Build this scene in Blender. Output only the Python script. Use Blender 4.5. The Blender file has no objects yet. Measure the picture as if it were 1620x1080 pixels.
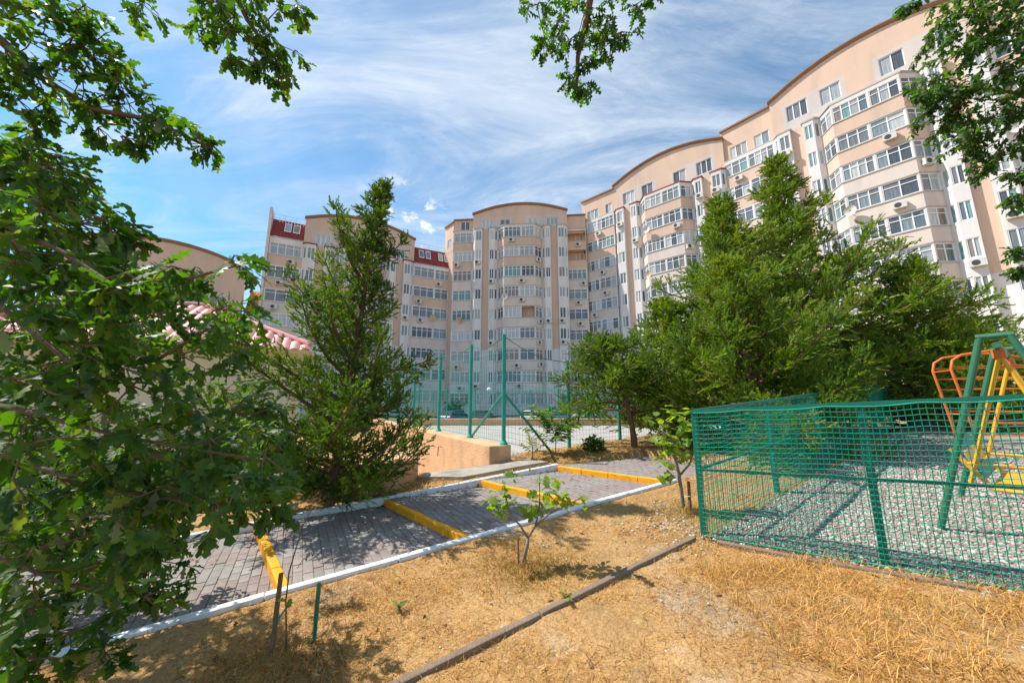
import bpy, bmesh, math, random
import numpy as np
from mathutils import Vector, Matrix

S = bpy.context.scene
COL = S.collection
R = math.radians
PI = math.pi

# ------------------------------------------------------------------ camera
cam_d = bpy.data.cameras.new('camera')
cam_d.sensor_width = 36.0
cam_d.lens = 12.67
cam_d.clip_start = 0.05
cam_d.clip_end = 6000
cam_d.dof.use_dof = True
cam_d.dof.focus_distance = 9.0
cam_d.dof.aperture_fstop = 4.0
cam = bpy.data.objects.new('camera', cam_d)
COL.objects.link(cam)
cam.location = (0, 0, 1.6)
cam.rotation_euler = (R(90 + 9.66), 0, 0)
S.camera = cam

# ------------------------------------------------------------------ sun and sky
SUN_EL = R(52)
SUN_DIR = Vector((-0.97, 0.235, 0)).normalized()      # horizontal direction towards the sun
to_sun = Vector((SUN_DIR.x * math.cos(SUN_EL), SUN_DIR.y * math.cos(SUN_EL), math.sin(SUN_EL)))
sl = bpy.data.lights.new('sun', 'SUN')
sl.energy = 4.3
sl.angle = R(0.53)
sl.color = (1.0, 0.95, 0.87)
sun = bpy.data.objects.new('sun', sl)
COL.objects.link(sun)
sun.rotation_euler = (-to_sun).to_track_quat('-Z', 'Y').to_euler()

W = bpy.data.worlds.new('World')
S.world = W
W.use_nodes = True
nt = W.node_tree
nt.nodes.clear()
def wn(t, **k):
    n = nt.nodes.new(t)
    for a, b in k.items(): setattr(n, a, b)
    return n
def wl(a, b): nt.links.new(a, b)
def wmath(op, a, b=None, clamp=False):
    n = wn('ShaderNodeMath', operation=op, use_clamp=clamp)
    for i, v in enumerate((a, b)):
        if v is None: continue
        if isinstance(v, (int, float)): n.inputs[i].default_value = v
        else: wl(v, n.inputs[i])
    return n.outputs[0]
def wrange(v, a, b, c=0.0, d=1.0):
    n = wn('ShaderNodeMapRange', interpolation_type='SMOOTHSTEP')
    wl(v, n.inputs[0])
    for i, q in enumerate((a, b, c, d)): n.inputs[i + 1].default_value = q
    return n.outputs[0]
sky = wn('ShaderNodeTexSky', sky_type='NISHITA', sun_disc=False)
sky.sun_elevation = SUN_EL
sky.sun_rotation = math.atan2(SUN_DIR.x, SUN_DIR.y)
sky.altitude = 50
sky.air_density = 1.0
sky.dust_density = 0.15
sky.ozone_density = 1.0
tc = wn('ShaderNodeTexCoord')
sep = wn('ShaderNodeSeparateXYZ'); wl(tc.outputs['Generated'], sep.inputs[0])
zz = wmath('ADD', wmath('MAXIMUM', sep.outputs[2], 0.0), 0.22)
cx = wmath('DIVIDE', sep.outputs[0], zz)
cy = wmath('DIVIDE', sep.outputs[1], zz)
comb = wn('ShaderNodeCombineXYZ'); wl(cx, comb.inputs[0]); wl(cy, comb.inputs[1])
def wnoise(vec, scale, detail, rough, dist=0.0, rot=0.0, sc=(1, 1, 1), loc=(0, 0, 0)):
    m = wn('ShaderNodeMapping'); wl(vec, m.inputs[0])
    m.inputs['Rotation'].default_value = (0, 0, rot)
    m.inputs['Scale'].default_value = sc
    m.inputs['Location'].default_value = loc
    n = wn('ShaderNodeTexNoise'); wl(m.outputs[0], n.inputs['Vector'])
    n.inputs['Scale'].default_value = scale
    n.inputs['Detail'].default_value = detail
    n.inputs['Roughness'].default_value = rough
    n.inputs['Distortion'].default_value = dist
    return n.outputs['Fac']
veil = wrange(wnoise(comb.outputs[0], 0.75, 5, 0.55, 0.6, 0.5, (1, 1, 1), (3.1, 1.7, 0)), 0.36, 0.66)
wisp = wrange(wnoise(comb.outputs[0], 1.5, 9, 0.66, 1.1, 0.75, (0.75, 2.1, 1), (0.3, 5.2, 0)), 0.37, 0.71)
fine = wrange(wnoise(comb.outputs[0], 4.5, 8, 0.7, 0.7, 0.9, (0.6, 2.0, 1), (1.3, 0.2, 0)), 0.38, 0.75)
cir = wmath('ADD', wmath('MULTIPLY', veil, 0.33), wmath('MULTIPLY', wmath('MULTIPLY', wisp, wmath('ADD', wmath('MULTIPLY', fine, 0.5), 0.55)), 0.78), True)
# a loose bank of small cumulus low over the roofs
cum_d = Vector((-0.27, 0.84, 0.42)).normalized()
vm = wn('ShaderNodeVectorMath', operation='DISTANCE'); wl(tc.outputs['Generated'], vm.inputs[0]); vm.inputs[1].default_value = cum_d
puff = wnoise(tc.outputs['Generated'], 17, 6, 0.55, 0.2, 0, (1, 1, 1.6), (0.4, 0.1, 0.3))
puff = wrange(puff, 0.53, 0.64)
puff = wmath('MULTIPLY', puff, wrange(vm.outputs['Value'], 0.06, 0.16, 1.0, 0.0))
tintn = wn('ShaderNodeMix', data_type='RGBA', blend_type='MULTIPLY'); tintn.inputs[0].default_value = 1.0; wl(sky.outputs[0], tintn.inputs[6]); tintn.inputs[7].default_value = (0.52, 0.84, 0.92, 1)
mix1 = wn('ShaderNodeMix', data_type='RGBA'); wl(cir, mix1.inputs[0]); wl(tintn.outputs[2], mix1.inputs[6])
mix1.inputs[7].default_value = (4.1, 4.55, 5.1, 1)
mix2 = wn('ShaderNodeMix', data_type='RGBA'); wl(puff, mix2.inputs[0]); wl(mix1.outputs[2], mix2.inputs[6])
mix2.inputs[7].default_value = (5.6, 5.7, 5.9, 1)
bg = wn('ShaderNodeBackground'); wl(mix2.outputs[2], bg.inputs[0]); bg.inputs[1].default_value = 0.13
wo = wn('ShaderNodeOutputWorld'); wl(bg.outputs[0], wo.inputs[0])

S.view_settings.view_transform = 'Standard'
S.view_settings.look = 'None'
S.view_settings.gamma = 1.0
S.view_settings.exposure = 0.68
S.view_settings.use_curve_mapping = False
S.render.engine = 'CYCLES'
S.cycles.max_bounces = 6
S.cycles.diffuse_bounces = 3
S.cycles.transparent_max_bounces = 8
S.cycles.use_denoising = True

# ------------------------------------------------------------------ helpers
def material(name, col, rough=0.85, var=0.12, scale=6.0, bump=0.0, bscale=40.0, spec=0.3, detail=6, coat=None, metal=0.0,
             col2=None, c2scale=1.5, c2lo=0.5, c2hi=0.7, objvar=0.0, stretch=(1, 1, 1), trans=0.0):
    m = bpy.data.materials.new(name); m.use_nodes = True
    t = m.node_tree; N = t.nodes; L = t.links
    b = N['Principled BSDF']
    b.inputs['Roughness'].default_value = rough
    b.inputs['Specular IOR Level'].default_value = spec
    b.inputs['Metallic'].default_value = metal
    co = N.new('ShaderNodeTexCoord')
    mp = N.new('ShaderNodeMapping'); L.new(co.outputs['Object'], mp.inputs[0]); mp.inputs['Scale'].default_value = stretch
    nz = N.new('ShaderNodeTexNoise'); L.new(mp.outputs[0], nz.inputs['Vector'])
    nz.inputs['Scale'].default_value = scale; nz.inputs['Detail'].default_value = detail; nz.inputs['Roughness'].default_value = 0.6
    mr = N.new('ShaderNodeMapRange'); L.new(nz.outputs['Fac'], mr.inputs[0])
    mr.inputs[1].default_value = 0.25; mr.inputs[2].default_value = 0.75
    mr.inputs[3].default_value = 1 - var; mr.inputs[4].default_value = 1 + var
    src = None
    if col2 is not None:
        n2 = N.new('ShaderNodeTexNoise'); L.new(mp.outputs[0], n2.inputs['Vector'])
        n2.inputs['Scale'].default_value = c2scale; n2.inputs['Detail'].default_value = 5
        r2 = N.new('ShaderNodeMapRange'); L.new(n2.outputs['Fac'], r2.inputs[0])
        r2.inputs[1].default_value = c2lo; r2.inputs[2].default_value = c2hi
        mx0 = N.new('ShaderNodeMix'); mx0.data_type = 'RGBA'; L.new(r2.outputs[0], mx0.inputs[0])
        mx0.inputs[6].default_value = (*col, 1); mx0.inputs[7].default_value = (*col2, 1)
        src = mx0.outputs[2]
    vm_ = N.new('ShaderNodeVectorMath'); vm_.operation = 'SCALE'
    if src is not None: L.new(src, vm_.inputs[0])
    else: vm_.inputs[0].default_value = col
    L.new(mr.outputs[0], vm_.inputs['Scale'])
    out = vm_.outputs[0]
    if objvar:
        oi = N.new('ShaderNodeObjectInfo')
        m3 = N.new('ShaderNodeMapRange'); L.new(oi.outputs['Random'], m3.inputs[0])
        m3.inputs[3].default_value = 1 - objvar; m3.inputs[4].default_value = 1 + objvar
        v3 = N.new('ShaderNodeVectorMath'); v3.operation = 'SCALE'
        L.new(out, v3.inputs[0]); L.new(m3.outputs[0], v3.inputs['Scale']); out = v3.outputs[0]
    L.new(out, b.inputs['Base Color'])
    if bump:
        nb = N.new('ShaderNodeTexNoise'); L.new(mp.outputs[0], nb.inputs['Vector'])
        nb.inputs['Scale'].default_value = bscale; nb.inputs['Detail'].default_value = 4
        bp = N.new('ShaderNodeBump'); L.new(nb.outputs['Fac'], bp.inputs['Height'])
        bp.inputs['Strength'].default_value = min(1.0, bump); bp.inputs['Distance'].default_value = 0.02
        L.new(bp.outputs[0], b.inputs['Normal'])
    return m

def leaf_material(name, stops, rough=0.5, transl=0.35, spec=0.35, tcol=(0.35, 0.55, 0.05)):
    """foliage: colour by a per-leaf tint attribute, part of the light passes through"""
    m = bpy.data.materials.new(name); m.use_nodes = True
    t = m.node_tree; N = t.nodes; L = t.links
    b = N['Principled BSDF']; out = N['Material Output']
    at = N.new('ShaderNodeAttribute'); at.attribute_name = 'tint'
    rp = N.new('ShaderNodeValToRGB'); L.new(at.outputs['Fac'], rp.inputs[0])
    while len(rp.color_ramp.elements) < len(stops): rp.color_ramp.elements.new(0.5)
    for e, (p, c) in zip(rp.color_ramp.elements, stops):
        e.position = p; e.color = (*c, 1)
    L.new(rp.outputs[0], b.inputs['Base Color'])
    b.inputs['Roughness'].default_value = rough
    b.inputs['Specular IOR Level'].default_value = spec
    tr = N.new('ShaderNodeBsdfTranslucent')
    mc = N.new('ShaderNodeMix'); mc.data_type = 'RGBA'; mc.blend_type = 'MULTIPLY'; mc.inputs[0].default_value = 1.0
    vs = N.new('ShaderNodeVectorMath'); vs.operation = 'SCALE'; vs.inputs['Scale'].default_value = 3.2
    L.new(rp.outputs[0], vs.inputs[0]); L.new(vs.outputs[0], mc.inputs[6]); mc.inputs[7].default_value = (*[min(1, c * 1.8) for c in tcol], 1)
    L.new(mc.outputs[2], tr.inputs[0])
    ms = N.new('ShaderNodeMixShader'); ms.inputs[0].default_value = transl
    L.new(b.outputs[0], ms.inputs[1]); L.new(tr.outputs[0], ms.inputs[2]); L.new(ms.outputs[0], out.inputs[0])
    return m

def tag(o, label=None, cat=None, group=None, kind=None):
    if label: o['label'] = label
    if cat: o['category'] = cat
    if group: o['group'] = group
    if kind: o['kind'] = kind
    elif cat: o['kind'] = 'thing'
    return o

def link(name, me, parent=None, loc=None, rotz=None):
    o = bpy.data.objects.new(name, me)
    COL.objects.link(o)
    if parent is not None: o.parent = parent
    if loc is not None: o.location = loc
    if rotz is not None: o.rotation_euler = (0, 0, rotz)
    return o

def empty(name, loc=(0, 0, 0), rotz=0.0):
    o = bpy.data.objects.new(name, None)
    o.empty_display_size = 0.2
    COL.objects.link(o); o.location = loc; o.rotation_euler = (0, 0, rotz)
    return o

class MB:
    """collects faces; build() makes one mesh"""
    def __init__(s): s.v = []; s.f = []; s.m = []
    def poly(s, pts, m=0):
        n = len(s.v); s.v += [tuple(p) for p in pts]; s.f.append(tuple(range(n, n + len(pts)))); s.m.append(m)
    def box(s, x0, x1, y0, y1, z0, z1, m=0, fr=None):
        P = [(x0, y0, z0), (x1, y0, z0), (x1, y1, z0), (x0, y1, z0), (x0, y0, z1), (x1, y0, z1), (x1, y1, z1), (x0, y1, z1)]
        if fr: P = [fr(*p) for p in P]
        n = len(s.v); s.v += P
        for q in ((0, 3, 2, 1), (4, 5, 6, 7), (0, 1, 5, 4), (1, 2, 6, 5), (2, 3, 7, 6), (3, 0, 4, 7)):
            s.f.append(tuple(n + i for i in q)); s.m.append(m)
    def prism(s, pts, z0, z1, m=0, mtop=None):
        """plan polygon (ccw) extruded; z0/z1 may be callables of (x, y)"""
        a = [(p[0], p[1], z0(*p[:2]) if callable(z0) else z0) for p in pts]
        b = [(p[0], p[1], z1(*p[:2]) if callable(z1) else z1) for p in pts]
        n = len(s.v); k = len(pts); s.v += a + b
        s.f.append(tuple(n + i for i in reversed(range(k)))); s.m.append(m)
        s.f.append(tuple(n + k + i for i in range(k))); s.m.append(m if mtop is None else mtop)
        for i in range(k):
            j = (i + 1) % k
            s.f.append((n + i, n + j, n + k + j, n + k + i)); s.m.append(m)
    def tube(s, pts, r, sides=8, m=0, caps=True):
        pts = [Vector(p) for p in pts]
        if not isinstance(r, (list, tuple)): r = [r] * len(pts)
        n0 = len(s.v); up = None
        for i, p in enumerate(pts):
            d = (pts[min(i + 1, len(pts) - 1)] - pts[max(i - 1, 0)]).normalized()
            if up is None:
                up = d.cross(Vector((0, 0, 1)))
                if up.length < 0.05: up = d.cross(Vector((1, 0, 0)))
            up = (up - d * up.dot(d)).normalized()
            w = d.cross(up)
            for k in range(sides):
                a = 2 * PI * k / sides
                s.v.append(tuple(p + (up * math.cos(a) + w * math.sin(a)) * r[i]))
        for i in range(len(pts) - 1):
            for k in range(sides):
                a = n0 + i * sides + k; b = n0 + i * sides + (k + 1) % sides
                s.f.append((a, b, b + sides, a + sides)); s.m.append(m)
        if caps:
            s.f.append(tuple(n0 + k for k in reversed(range(sides)))); s.m.append(m)
            e = n0 + (len(pts) - 1) * sides
            s.f.append(tuple(e + k for k in range(sides))); s.m.append(m)
    def mesh(s, name, mats, smooth=False, weld=False, bevel=0.0):
        me = bpy.data.meshes.new(name)
        me.from_pydata(s.v, [], s.f)
        for q in (mats if isinstance(mats, (list, tuple)) else [mats]): me.materials.append(q)
        me.polygons.foreach_set('material_index', s.m)
        if smooth: me.polygons.foreach_set('use_smooth', [True] * len(s.f))
        if weld or bevel:
            bm = bmesh.new(); bm.from_mesh(me)
            bmesh.ops.remove_doubles(bm, verts=bm.verts, dist=0.0008)
            if bevel:
                bmesh.ops.bevel(bm, geom=[e for e in bm.edges if len(e.link_faces) == 2 and e.calc_face_angle(0) > 0.6],
                                offset=bevel, segments=1, affect='EDGES', profile=0.5)
            bm.to_mesh(me); bm.free()
        me.update()
        return me
    def build(s, name, mats, parent=None, smooth=False, weld=False, bevel=0.0):
        return link(name, s.mesh(name, mats, smooth, weld, bevel), parent)

def mesh_np(name, V, T, mat, tint=None, smooth=False):
    V = np.asarray(V, np.float32); T = np.asarray(T, np.int32)
    me = bpy.data.meshes.new(name)
    me.vertices.add(len(V)); me.vertices.foreach_set('co', V.ravel())
    me.loops.add(T.size); me.loops.foreach_set('vertex_index', T.ravel())
    me.polygons.add(len(T))
    me.polygons.foreach_set('loop_start', np.arange(0, T.size, T.shape[1], dtype=np.int32))
    try: me.polygons.foreach_set('loop_total', np.full(len(T), T.shape[1], np.int32))
    except Exception: pass
    if smooth: me.polygons.foreach_set('use_smooth', np.ones(len(T), bool))
    me.materials.append(mat)
    if tint is not None:
        a = me.attributes.new('tint', 'FLOAT', 'POINT'); a.data.foreach_set('value', np.asarray(tint, np.float32))
    me.update(); me.validate()
    return me

def rot_frames(d, up_rand, rng):
    """orthonormal frames whose local +X is d, roll random around it unless up given"""
    d = d / np.linalg.norm(d, axis=1, keepdims=True)
    u = up_rand - d * np.sum(up_rand * d, axis=1, keepdims=True)
    u /= np.maximum(np.linalg.norm(u, axis=1, keepdims=True), 1e-6)
    w = np.cross(u, d)
    return np.stack([d, w, u], axis=2)      # columns = local x, y, z

def scatter(pv, pt, pos, frames, scale):
    """instances of one prototype realised as arrays"""
    n = len(pos); k = len(pv)
    V = np.einsum('nij,kj->nki', frames, pv) * scale[:, None, None] + pos[:, None, :]
    T = (pt[None] + (np.arange(n) * k)[:, None, None]).reshape(-1, pt.shape[1])
    return V.reshape(-1, 3), T

class Cloud:
    def __init__(s): s.V = []; s.T = []; s.c = []; s.n = 0
    def add(s, V, T, tint):
        s.V.append(V); s.T.append(T + s.n); s.c.append(tint); s.n += len(V)
    def build(s, name, mat, parent=None, smooth=False):
        return link(name, mesh_np(name, np.concatenate(s.V), np.concatenate(s.T), mat, np.concatenate(s.c), smooth), parent)

def sstep(a, b, x):
    t = np.clip((x - a) / (b - a), 0, 1)
    return t * t * (3 - 2 * t)

# ------------------------------------------------------------------ terrain
def lawn(x, y):
    return 0.054 * x + 0.044 * y - 0.034
def terrain(x, y):
    x = np.asarray(x, float); y = np.asarray(y, float)
    a = lawn(np.clip(x, -7, 9), np.clip(y, -6, 9.5))
    b = -0.66 + 0.062 * np.clip(x - 10, 0, 34)
    t = sstep(10.5, 26, y + np.abs(np.minimum(x, 0)) * 0.25)
    z = a * (1 - t) + b * t
    # the court lies in a shallow level cut
    inc = sstep(0.0, 0.9, (x + 0.35) * -0.6 + (y - 8.55) * 0.8) * sstep(-0.2, 0.6, (x + 0.3) * 0.87 + (y - 8.5) * 0.5) * (1 - sstep(24.5, 27, y))
    z = z * (1 - inc) + np.minimum(z, 0.12) * inc
    # the ground falls away along the foot of the retaining wall
    s = (x + 0.47) * -0.5 + (y - 7.85) * 0.866; side = (x + 0.47) * -0.866 + (y - 7.85) * -0.5
    dk = (x + 1.91) * -0.476 + (y - 5.95) * 0.879
    w = sstep(0.35, 1.7, dk) * sstep(-0.5, -0.2, side) * sstep(-0.3, 0.2, s) * (1 - sstep(9, 14, s))
    low = np.maximum(0.22 - 0.175 * np.clip(s, 0, 9), -0.75)
    return z * (1 - w) + np.minimum(z, low) * w
def tz(x, y): return float(terrain(x, y))

# ------------------------------------------------------------------ materials
M = {}
M['soil'] = material('soil', (0.41, 0.245, 0.105), 0.95, 0.30, 2.2, 0.7, 38, 0.1, 9, col2=(0.34, 0.285, 0.225), c2scale=1.1, c2lo=0.56, c2hi=0.70)
M['asphalt'] = material('asphalt', (0.075, 0.075, 0.078), 0.9, 0.2, 3, 0.3, 90)
M['court'] = material('court_paving', (0.36, 0.345, 0.32), 0.9, 0.14, 1.1, 0.25, 22, 0.2, 8)
M['mortar'] = material('joint_sand', (0.23, 0.195, 0.17), 0.95, 0.2, 14)
M['brick_grey'] = material('paver_grey', (0.28, 0.258, 0.236), 0.92, 0.16, 9, 0.4, 120, 0.2, objvar=0.13)
M['brick_red'] = material('paver_red', (0.285, 0.232, 0.210), 0.92, 0.16, 9, 0.4, 120, 0.2, objvar=0.13)
M['white_paint'] = material('white_kerb_paint', (0.74, 0.75, 0.77), 0.75, 0.08, 5, 0.25, 40, 0.3, col2=(0.36, 0.33, 0.29), c2scale=9, c2lo=0.55, c2hi=0.72)
M['yellow_paint'] = material('yellow_kerb_paint', (0.84, 0.36, 0.008), 0.65, 0.10, 6, 0.25, 40, 0.35, col2=(0.40, 0.24, 0.09), c2scale=11, c2lo=0.56, c2hi=0.74)
M['old_concrete'] = material('old_concrete', (0.23, 0.165, 0.115), 0.95, 0.2, 8, 0.5, 60)
M['slab'] = material('weathered_slab', (0.35, 0.315, 0.26), 0.95, 0.2, 3, 0.5, 30, col2=(0.22, 0.20, 0.17), c2scale=2, c2lo=0.5, c2hi=0.66)
M['terra'] = material('peach_stucco_wall', (0.66, 0.385, 0.215), 0.92, 0.10, 3, 0.8, 26, 0.2, 8, col2=(0.44, 0.26, 0.15), c2scale=1.3, c2lo=0.52, c2hi=0.76)
M['terra_bark'] = material('bark_stucco', (0.60, 0.335, 0.18), 0.92, 0.14, 5, 1.0, 9, 0.2, 8, stretch=(3, 3, 0.35))
M['green_paint'] = material('green_fence_paint', (0.006, 0.15, 0.10), 0.42, 0.12, 6, 0.1, 50, 0.45)
M['green_rope'] = material('green_net_cord', (0.004, 0.28, 0.185), 0.6, 0.15, 20, 0, 1, 0.3)
M['court_green'] = material('court_post_paint', (0.02, 0.30, 0.24), 0.45, 0.12, 3, 0.1, 50, 0.4)
M['swing_green'] = material('swing_paint', (0.03, 0.145, 0.075), 0.45, 0.14, 7, 0.1, 60, 0.45)
M['swing_yellow'] = material('yellow_steel', (0.72, 0.38, 0.02), 0.45, 0.12, 7, 0.1, 60, 0.45)
M['swing_orange'] = material('orange_steel', (0.66, 0.17, 0.03), 0.5, 0.14, 7, 0.1, 60, 0.4)
M['swing_teal'] = material('teal_plastic', (0.03, 0.20, 0.19), 0.5, 0.12, 7)
M['stone'] = material('pale_stone', (0.52, 0.485, 0.44), 0.9, 0.22, 7, 0.3, 60)
M['wood'] = material('weathered_stake', (0.20, 0.135, 0.085), 0.9, 0.25, 10, 0.6, 30, stretch=(4, 4, 0.5))
M['bark'] = material('bark', (0.15, 0.105, 0.075), 0.95, 0.3, 9, 0.9, 25, 0.1, stretch=(2, 2, 0.5))
M['bark_red'] = material('juniper_bark', (0.19, 0.105, 0.07), 0.95, 0.3, 9, 0.9, 25, 0.1, stretch=(2, 2, 0.4))
M['twig'] = material('twig', (0.16, 0.105, 0.065), 0.9, 0.2, 12)
M['grey_stem'] = material('fig_stem', (0.24, 0.20, 0.165), 0.9, 0.2, 14, 0.3, 60)
M['steel'] = material('galvanised', (0.42, 0.43, 0.43), 0.4, 0.1, 6, metal=0.6)
def gravel_mat():
    m = bpy.data.materials.new('gravel'); m.use_nodes = True
    t = m.node_tree; N = t.nodes; L = t.links; b = N['Principled BSDF']
    at = N.new('ShaderNodeAttribute'); at.attribute_name = 'tint'
    rp = N.new('ShaderNodeValToRGB'); L.new(at.outputs['Fac'], rp.inputs[0])
    stops = [(0.0, (0.10, 0.08, 0.065)), (0.25, (0.24, 0.165, 0.125)), (0.5, (0.36, 0.315, 0.27)), (0.8, (0.50, 0.47, 0.43)), (1.0, (0.64, 0.62, 0.59))]
    while len(rp.color_ramp.elements) < len(stops): rp.color_ramp.elements.new(0.5)
    for e, (p, c) in zip(rp.color_ramp.elements, stops): e.position = p; e.color = (*c, 1)
    L.new(rp.outputs[0], b.inputs['Base Color']); b.inputs['Roughness'].default_value = 0.9; b.inputs['Specular IOR Level'].default_value = 0.2
    return m
M['gravel'] = gravel_mat()
M['straw'] = leaf_material('dry_grass', [(0.0, (0.18, 0.085, 0.022)), (0.3, (0.42, 0.22, 0.055)), (0.62, (0.60, 0.345, 0.095)), (0.88, (0.70, 0.47, 0.175)), (1.0, (0.17, 0.19, 0.04))], 0.7, 0.22, 0.2, (0.3, 0.25, 0.15))
M['oak'] = leaf_material('oak_leaf', [(0.0, (0.018, 0.042, 0.010)), (0.4, (0.035, 0.082, 0.014)), (0.75, (0.062, 0.125, 0.018)), (0.92, (0.14, 0.165, 0.025)), (1.0, (0.13, 0.165, 0.125))], 0.52, 0.38, 0.35, (0.45, 0.75, 0.06))
M['juniper'] = leaf_material('juniper_spray', [(0.0, (0.030, 0.062, 0.012)), (0.45, (0.090, 0.155, 0.017)), (0.85, (0.200, 0.265, 0.026)), (1.0, (0.22, 0.17, 0.06))], 0.6, 0.20, 0.25, (0.5, 0.7, 0.08))
M['fig'] = leaf_material('fig_leaf', [(0.0, (0.07, 0.135, 0.02)), (0.5, (0.125, 0.205, 0.03)), (0.85, (0.21, 0.27, 0.04)), (1.0, (0.28, 0.20, 0.05))], 0.5, 0.4, 0.35, (0.55, 0.7, 0.08))
M['hedge'] = leaf_material('hedge_leaf', [(0.0, (0.02, 0.06, 0.015)), (0.6, (0.045, 0.12, 0.025)), (1.0, (0.09, 0.17, 0.03))], 0.5, 0.3, 0.3, (0.4, 0.7, 0.08))

# ------------------------------------------------------------------ the path: level treads between two sloping white kerbs
def Np(t): return Vector((-1.91 + 1.497 * t, 3.44 + 0.873 * t))
def Fp(t): return Vector((-3.35 + 1.43 * t, 5.17 + 0.775 * t))
def kz(t): return 0.01 + 0.12 * t
SEG = []
SEG.append(([Np(-2.6), Np(0), Fp(0), Fp(-2.4)], kz(-1) + 0.03))
for i in range(3): SEG.append(([Np(i), Np(i + 1), Fp(i + 1), Fp(i)], kz(i)))
SEG.append(([Np(3), Vector((4.1, 7.02)), Vector((3.15, 8.7)), Fp(3)], kz(3)))
def inside(poly, x, y):
    c = np.ones(np.shape(x), bool)
    for i in range(len(poly)):
        a = poly[i]; b = poly[(i + 1) % len(poly)]
        c &= ((b.x - a.x) * (y - a.y) - (b.y - a.y) * (x - a.x)) > 0
    return c

# ------------------------------------------------------------------ ground sheet
GP = [Vector((2.0, 3.94)), Vector((5.4, 1.55)), Vector((16, 6.0)), Vector((13, 11.6))]      # gravel playground
def soil_detail(m):
    # crumbs of straw, roots and darker earth at several sizes
    t = m.node_tree; N = t.nodes; L = t.links; b = N['Principled BSDF']
    src = b.inputs['Base Color'].links[0].from_socket
    co = N.new('ShaderNodeTexCoord')
    for sc, lo, hi, c, k in ((55, 0.52, 0.66, (0.13, 0.08, 0.04), 0.75), (24, 0.55, 0.68, (0.55, 0.38, 0.18), 0.6), (7, 0.54, 0.72, (0.22, 0.14, 0.07), 0.6)):
        n = N.new('ShaderNodeTexNoise'); L.new(co.outputs['Object'], n.inputs['Vector']); n.inputs['Scale'].default_value = sc; n.inputs['Detail'].default_value = 4; n.inputs['Distortion'].default_value = 1.5
        r = N.new('ShaderNodeMapRange'); L.new(n.outputs['Fac'], r.inputs[0]); r.inputs[1].default_value = lo; r.inputs[2].default_value = hi; r.inputs[4].default_value = k
        x = N.new('ShaderNodeMix'); x.data_type = 'RGBA'; L.new(r.outputs[0], x.inputs[0]); L.new(src, x.inputs[6]); x.inputs[7].default_value = (*c, 1); src = x.outputs[2]
    L.new(src, b.inputs['Base Color'])
soil_detail(M['soil'])
def ground():
    far = [30, 45, 70, 110, 180, 320, 700, 1500, 3000]
    xs = np.array([-q for q in reversed(far)] + list(np.arange(-24, -7, 0.8)) + list(np.arange(-7, 9.5, 0.105)) + list(np.arange(9.5, 26, 0.8)) + far)
    ys = np.array([-q for q in reversed(far)] + list(np.arange(-24, -1, 0.8)) + list(np.arange(-1, 11, 0.105)) + list(np.arange(11, 28, 0.6)) + [30, 36, 45, 60, 80, 110, 180, 320, 700, 1500, 3000])
    X, Y = np.meshgrid(xs, ys)
    Z = terrain(X, Y)
    rng = np.random.default_rng(3)
    near = (np.abs(X) < 12) & (Y > -2) & (Y < 12)
    Z = Z + np.where(near, (np.sin(X * 3.1 + 1.7 * np.sin(Y * 2.3)) * np.sin(Y * 2.7 + X) * 0.012 + rng.normal(0, 0.005, X.shape)), 0)
    for poly, z in SEG:
        Z = np.where(inside(poly, X, Y), np.minimum(Z, z - 0.30), Z)
    Z = np.where(inside(GP, X, Y), Z - 0.05, Z)
    n, m = X.shape
    V = np.stack([X, Y, Z], 2).reshape(-1, 3)
    idx = np.arange(n * m).reshape(n, m)
    T = np.stack([idx[:-1, :-1], idx[:-1, 1:], idx[1:, 1:], idx[1:, :-1]], 2).reshape(-1, 4)
    o = link('ground', mesh_np('ground', V, T, M['soil'], None, True))
    return tag(o, 'dry sandy ground of the yard with trodden bare soil', 'ground', kind='structure')
ground()

def clip(poly, a, b):
    out = []
    for i in range(len(poly)):
        p = poly[i]; q = poly[(i + 1) % len(poly)]
        sp = (b.x - a.x) * (p.y - a.y) - (b.y - a.y) * (p.x - a.x)
        sq = (b.x - a.x) * (q.y - a.y) - (b.y - a.y) * (q.x - a.x)
        if sp >= 0: out.append(p)
        if sp * sq < 0: out.append(p + (q - p) * (sp / (sp - sq)))
    return out
def area(poly):
    return 0.5 * sum(poly[i].x * poly[(i + 1) % len(poly)].y - poly[(i + 1) % len(poly)].x * poly[i].y for i in range(len(poly)))

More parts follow.
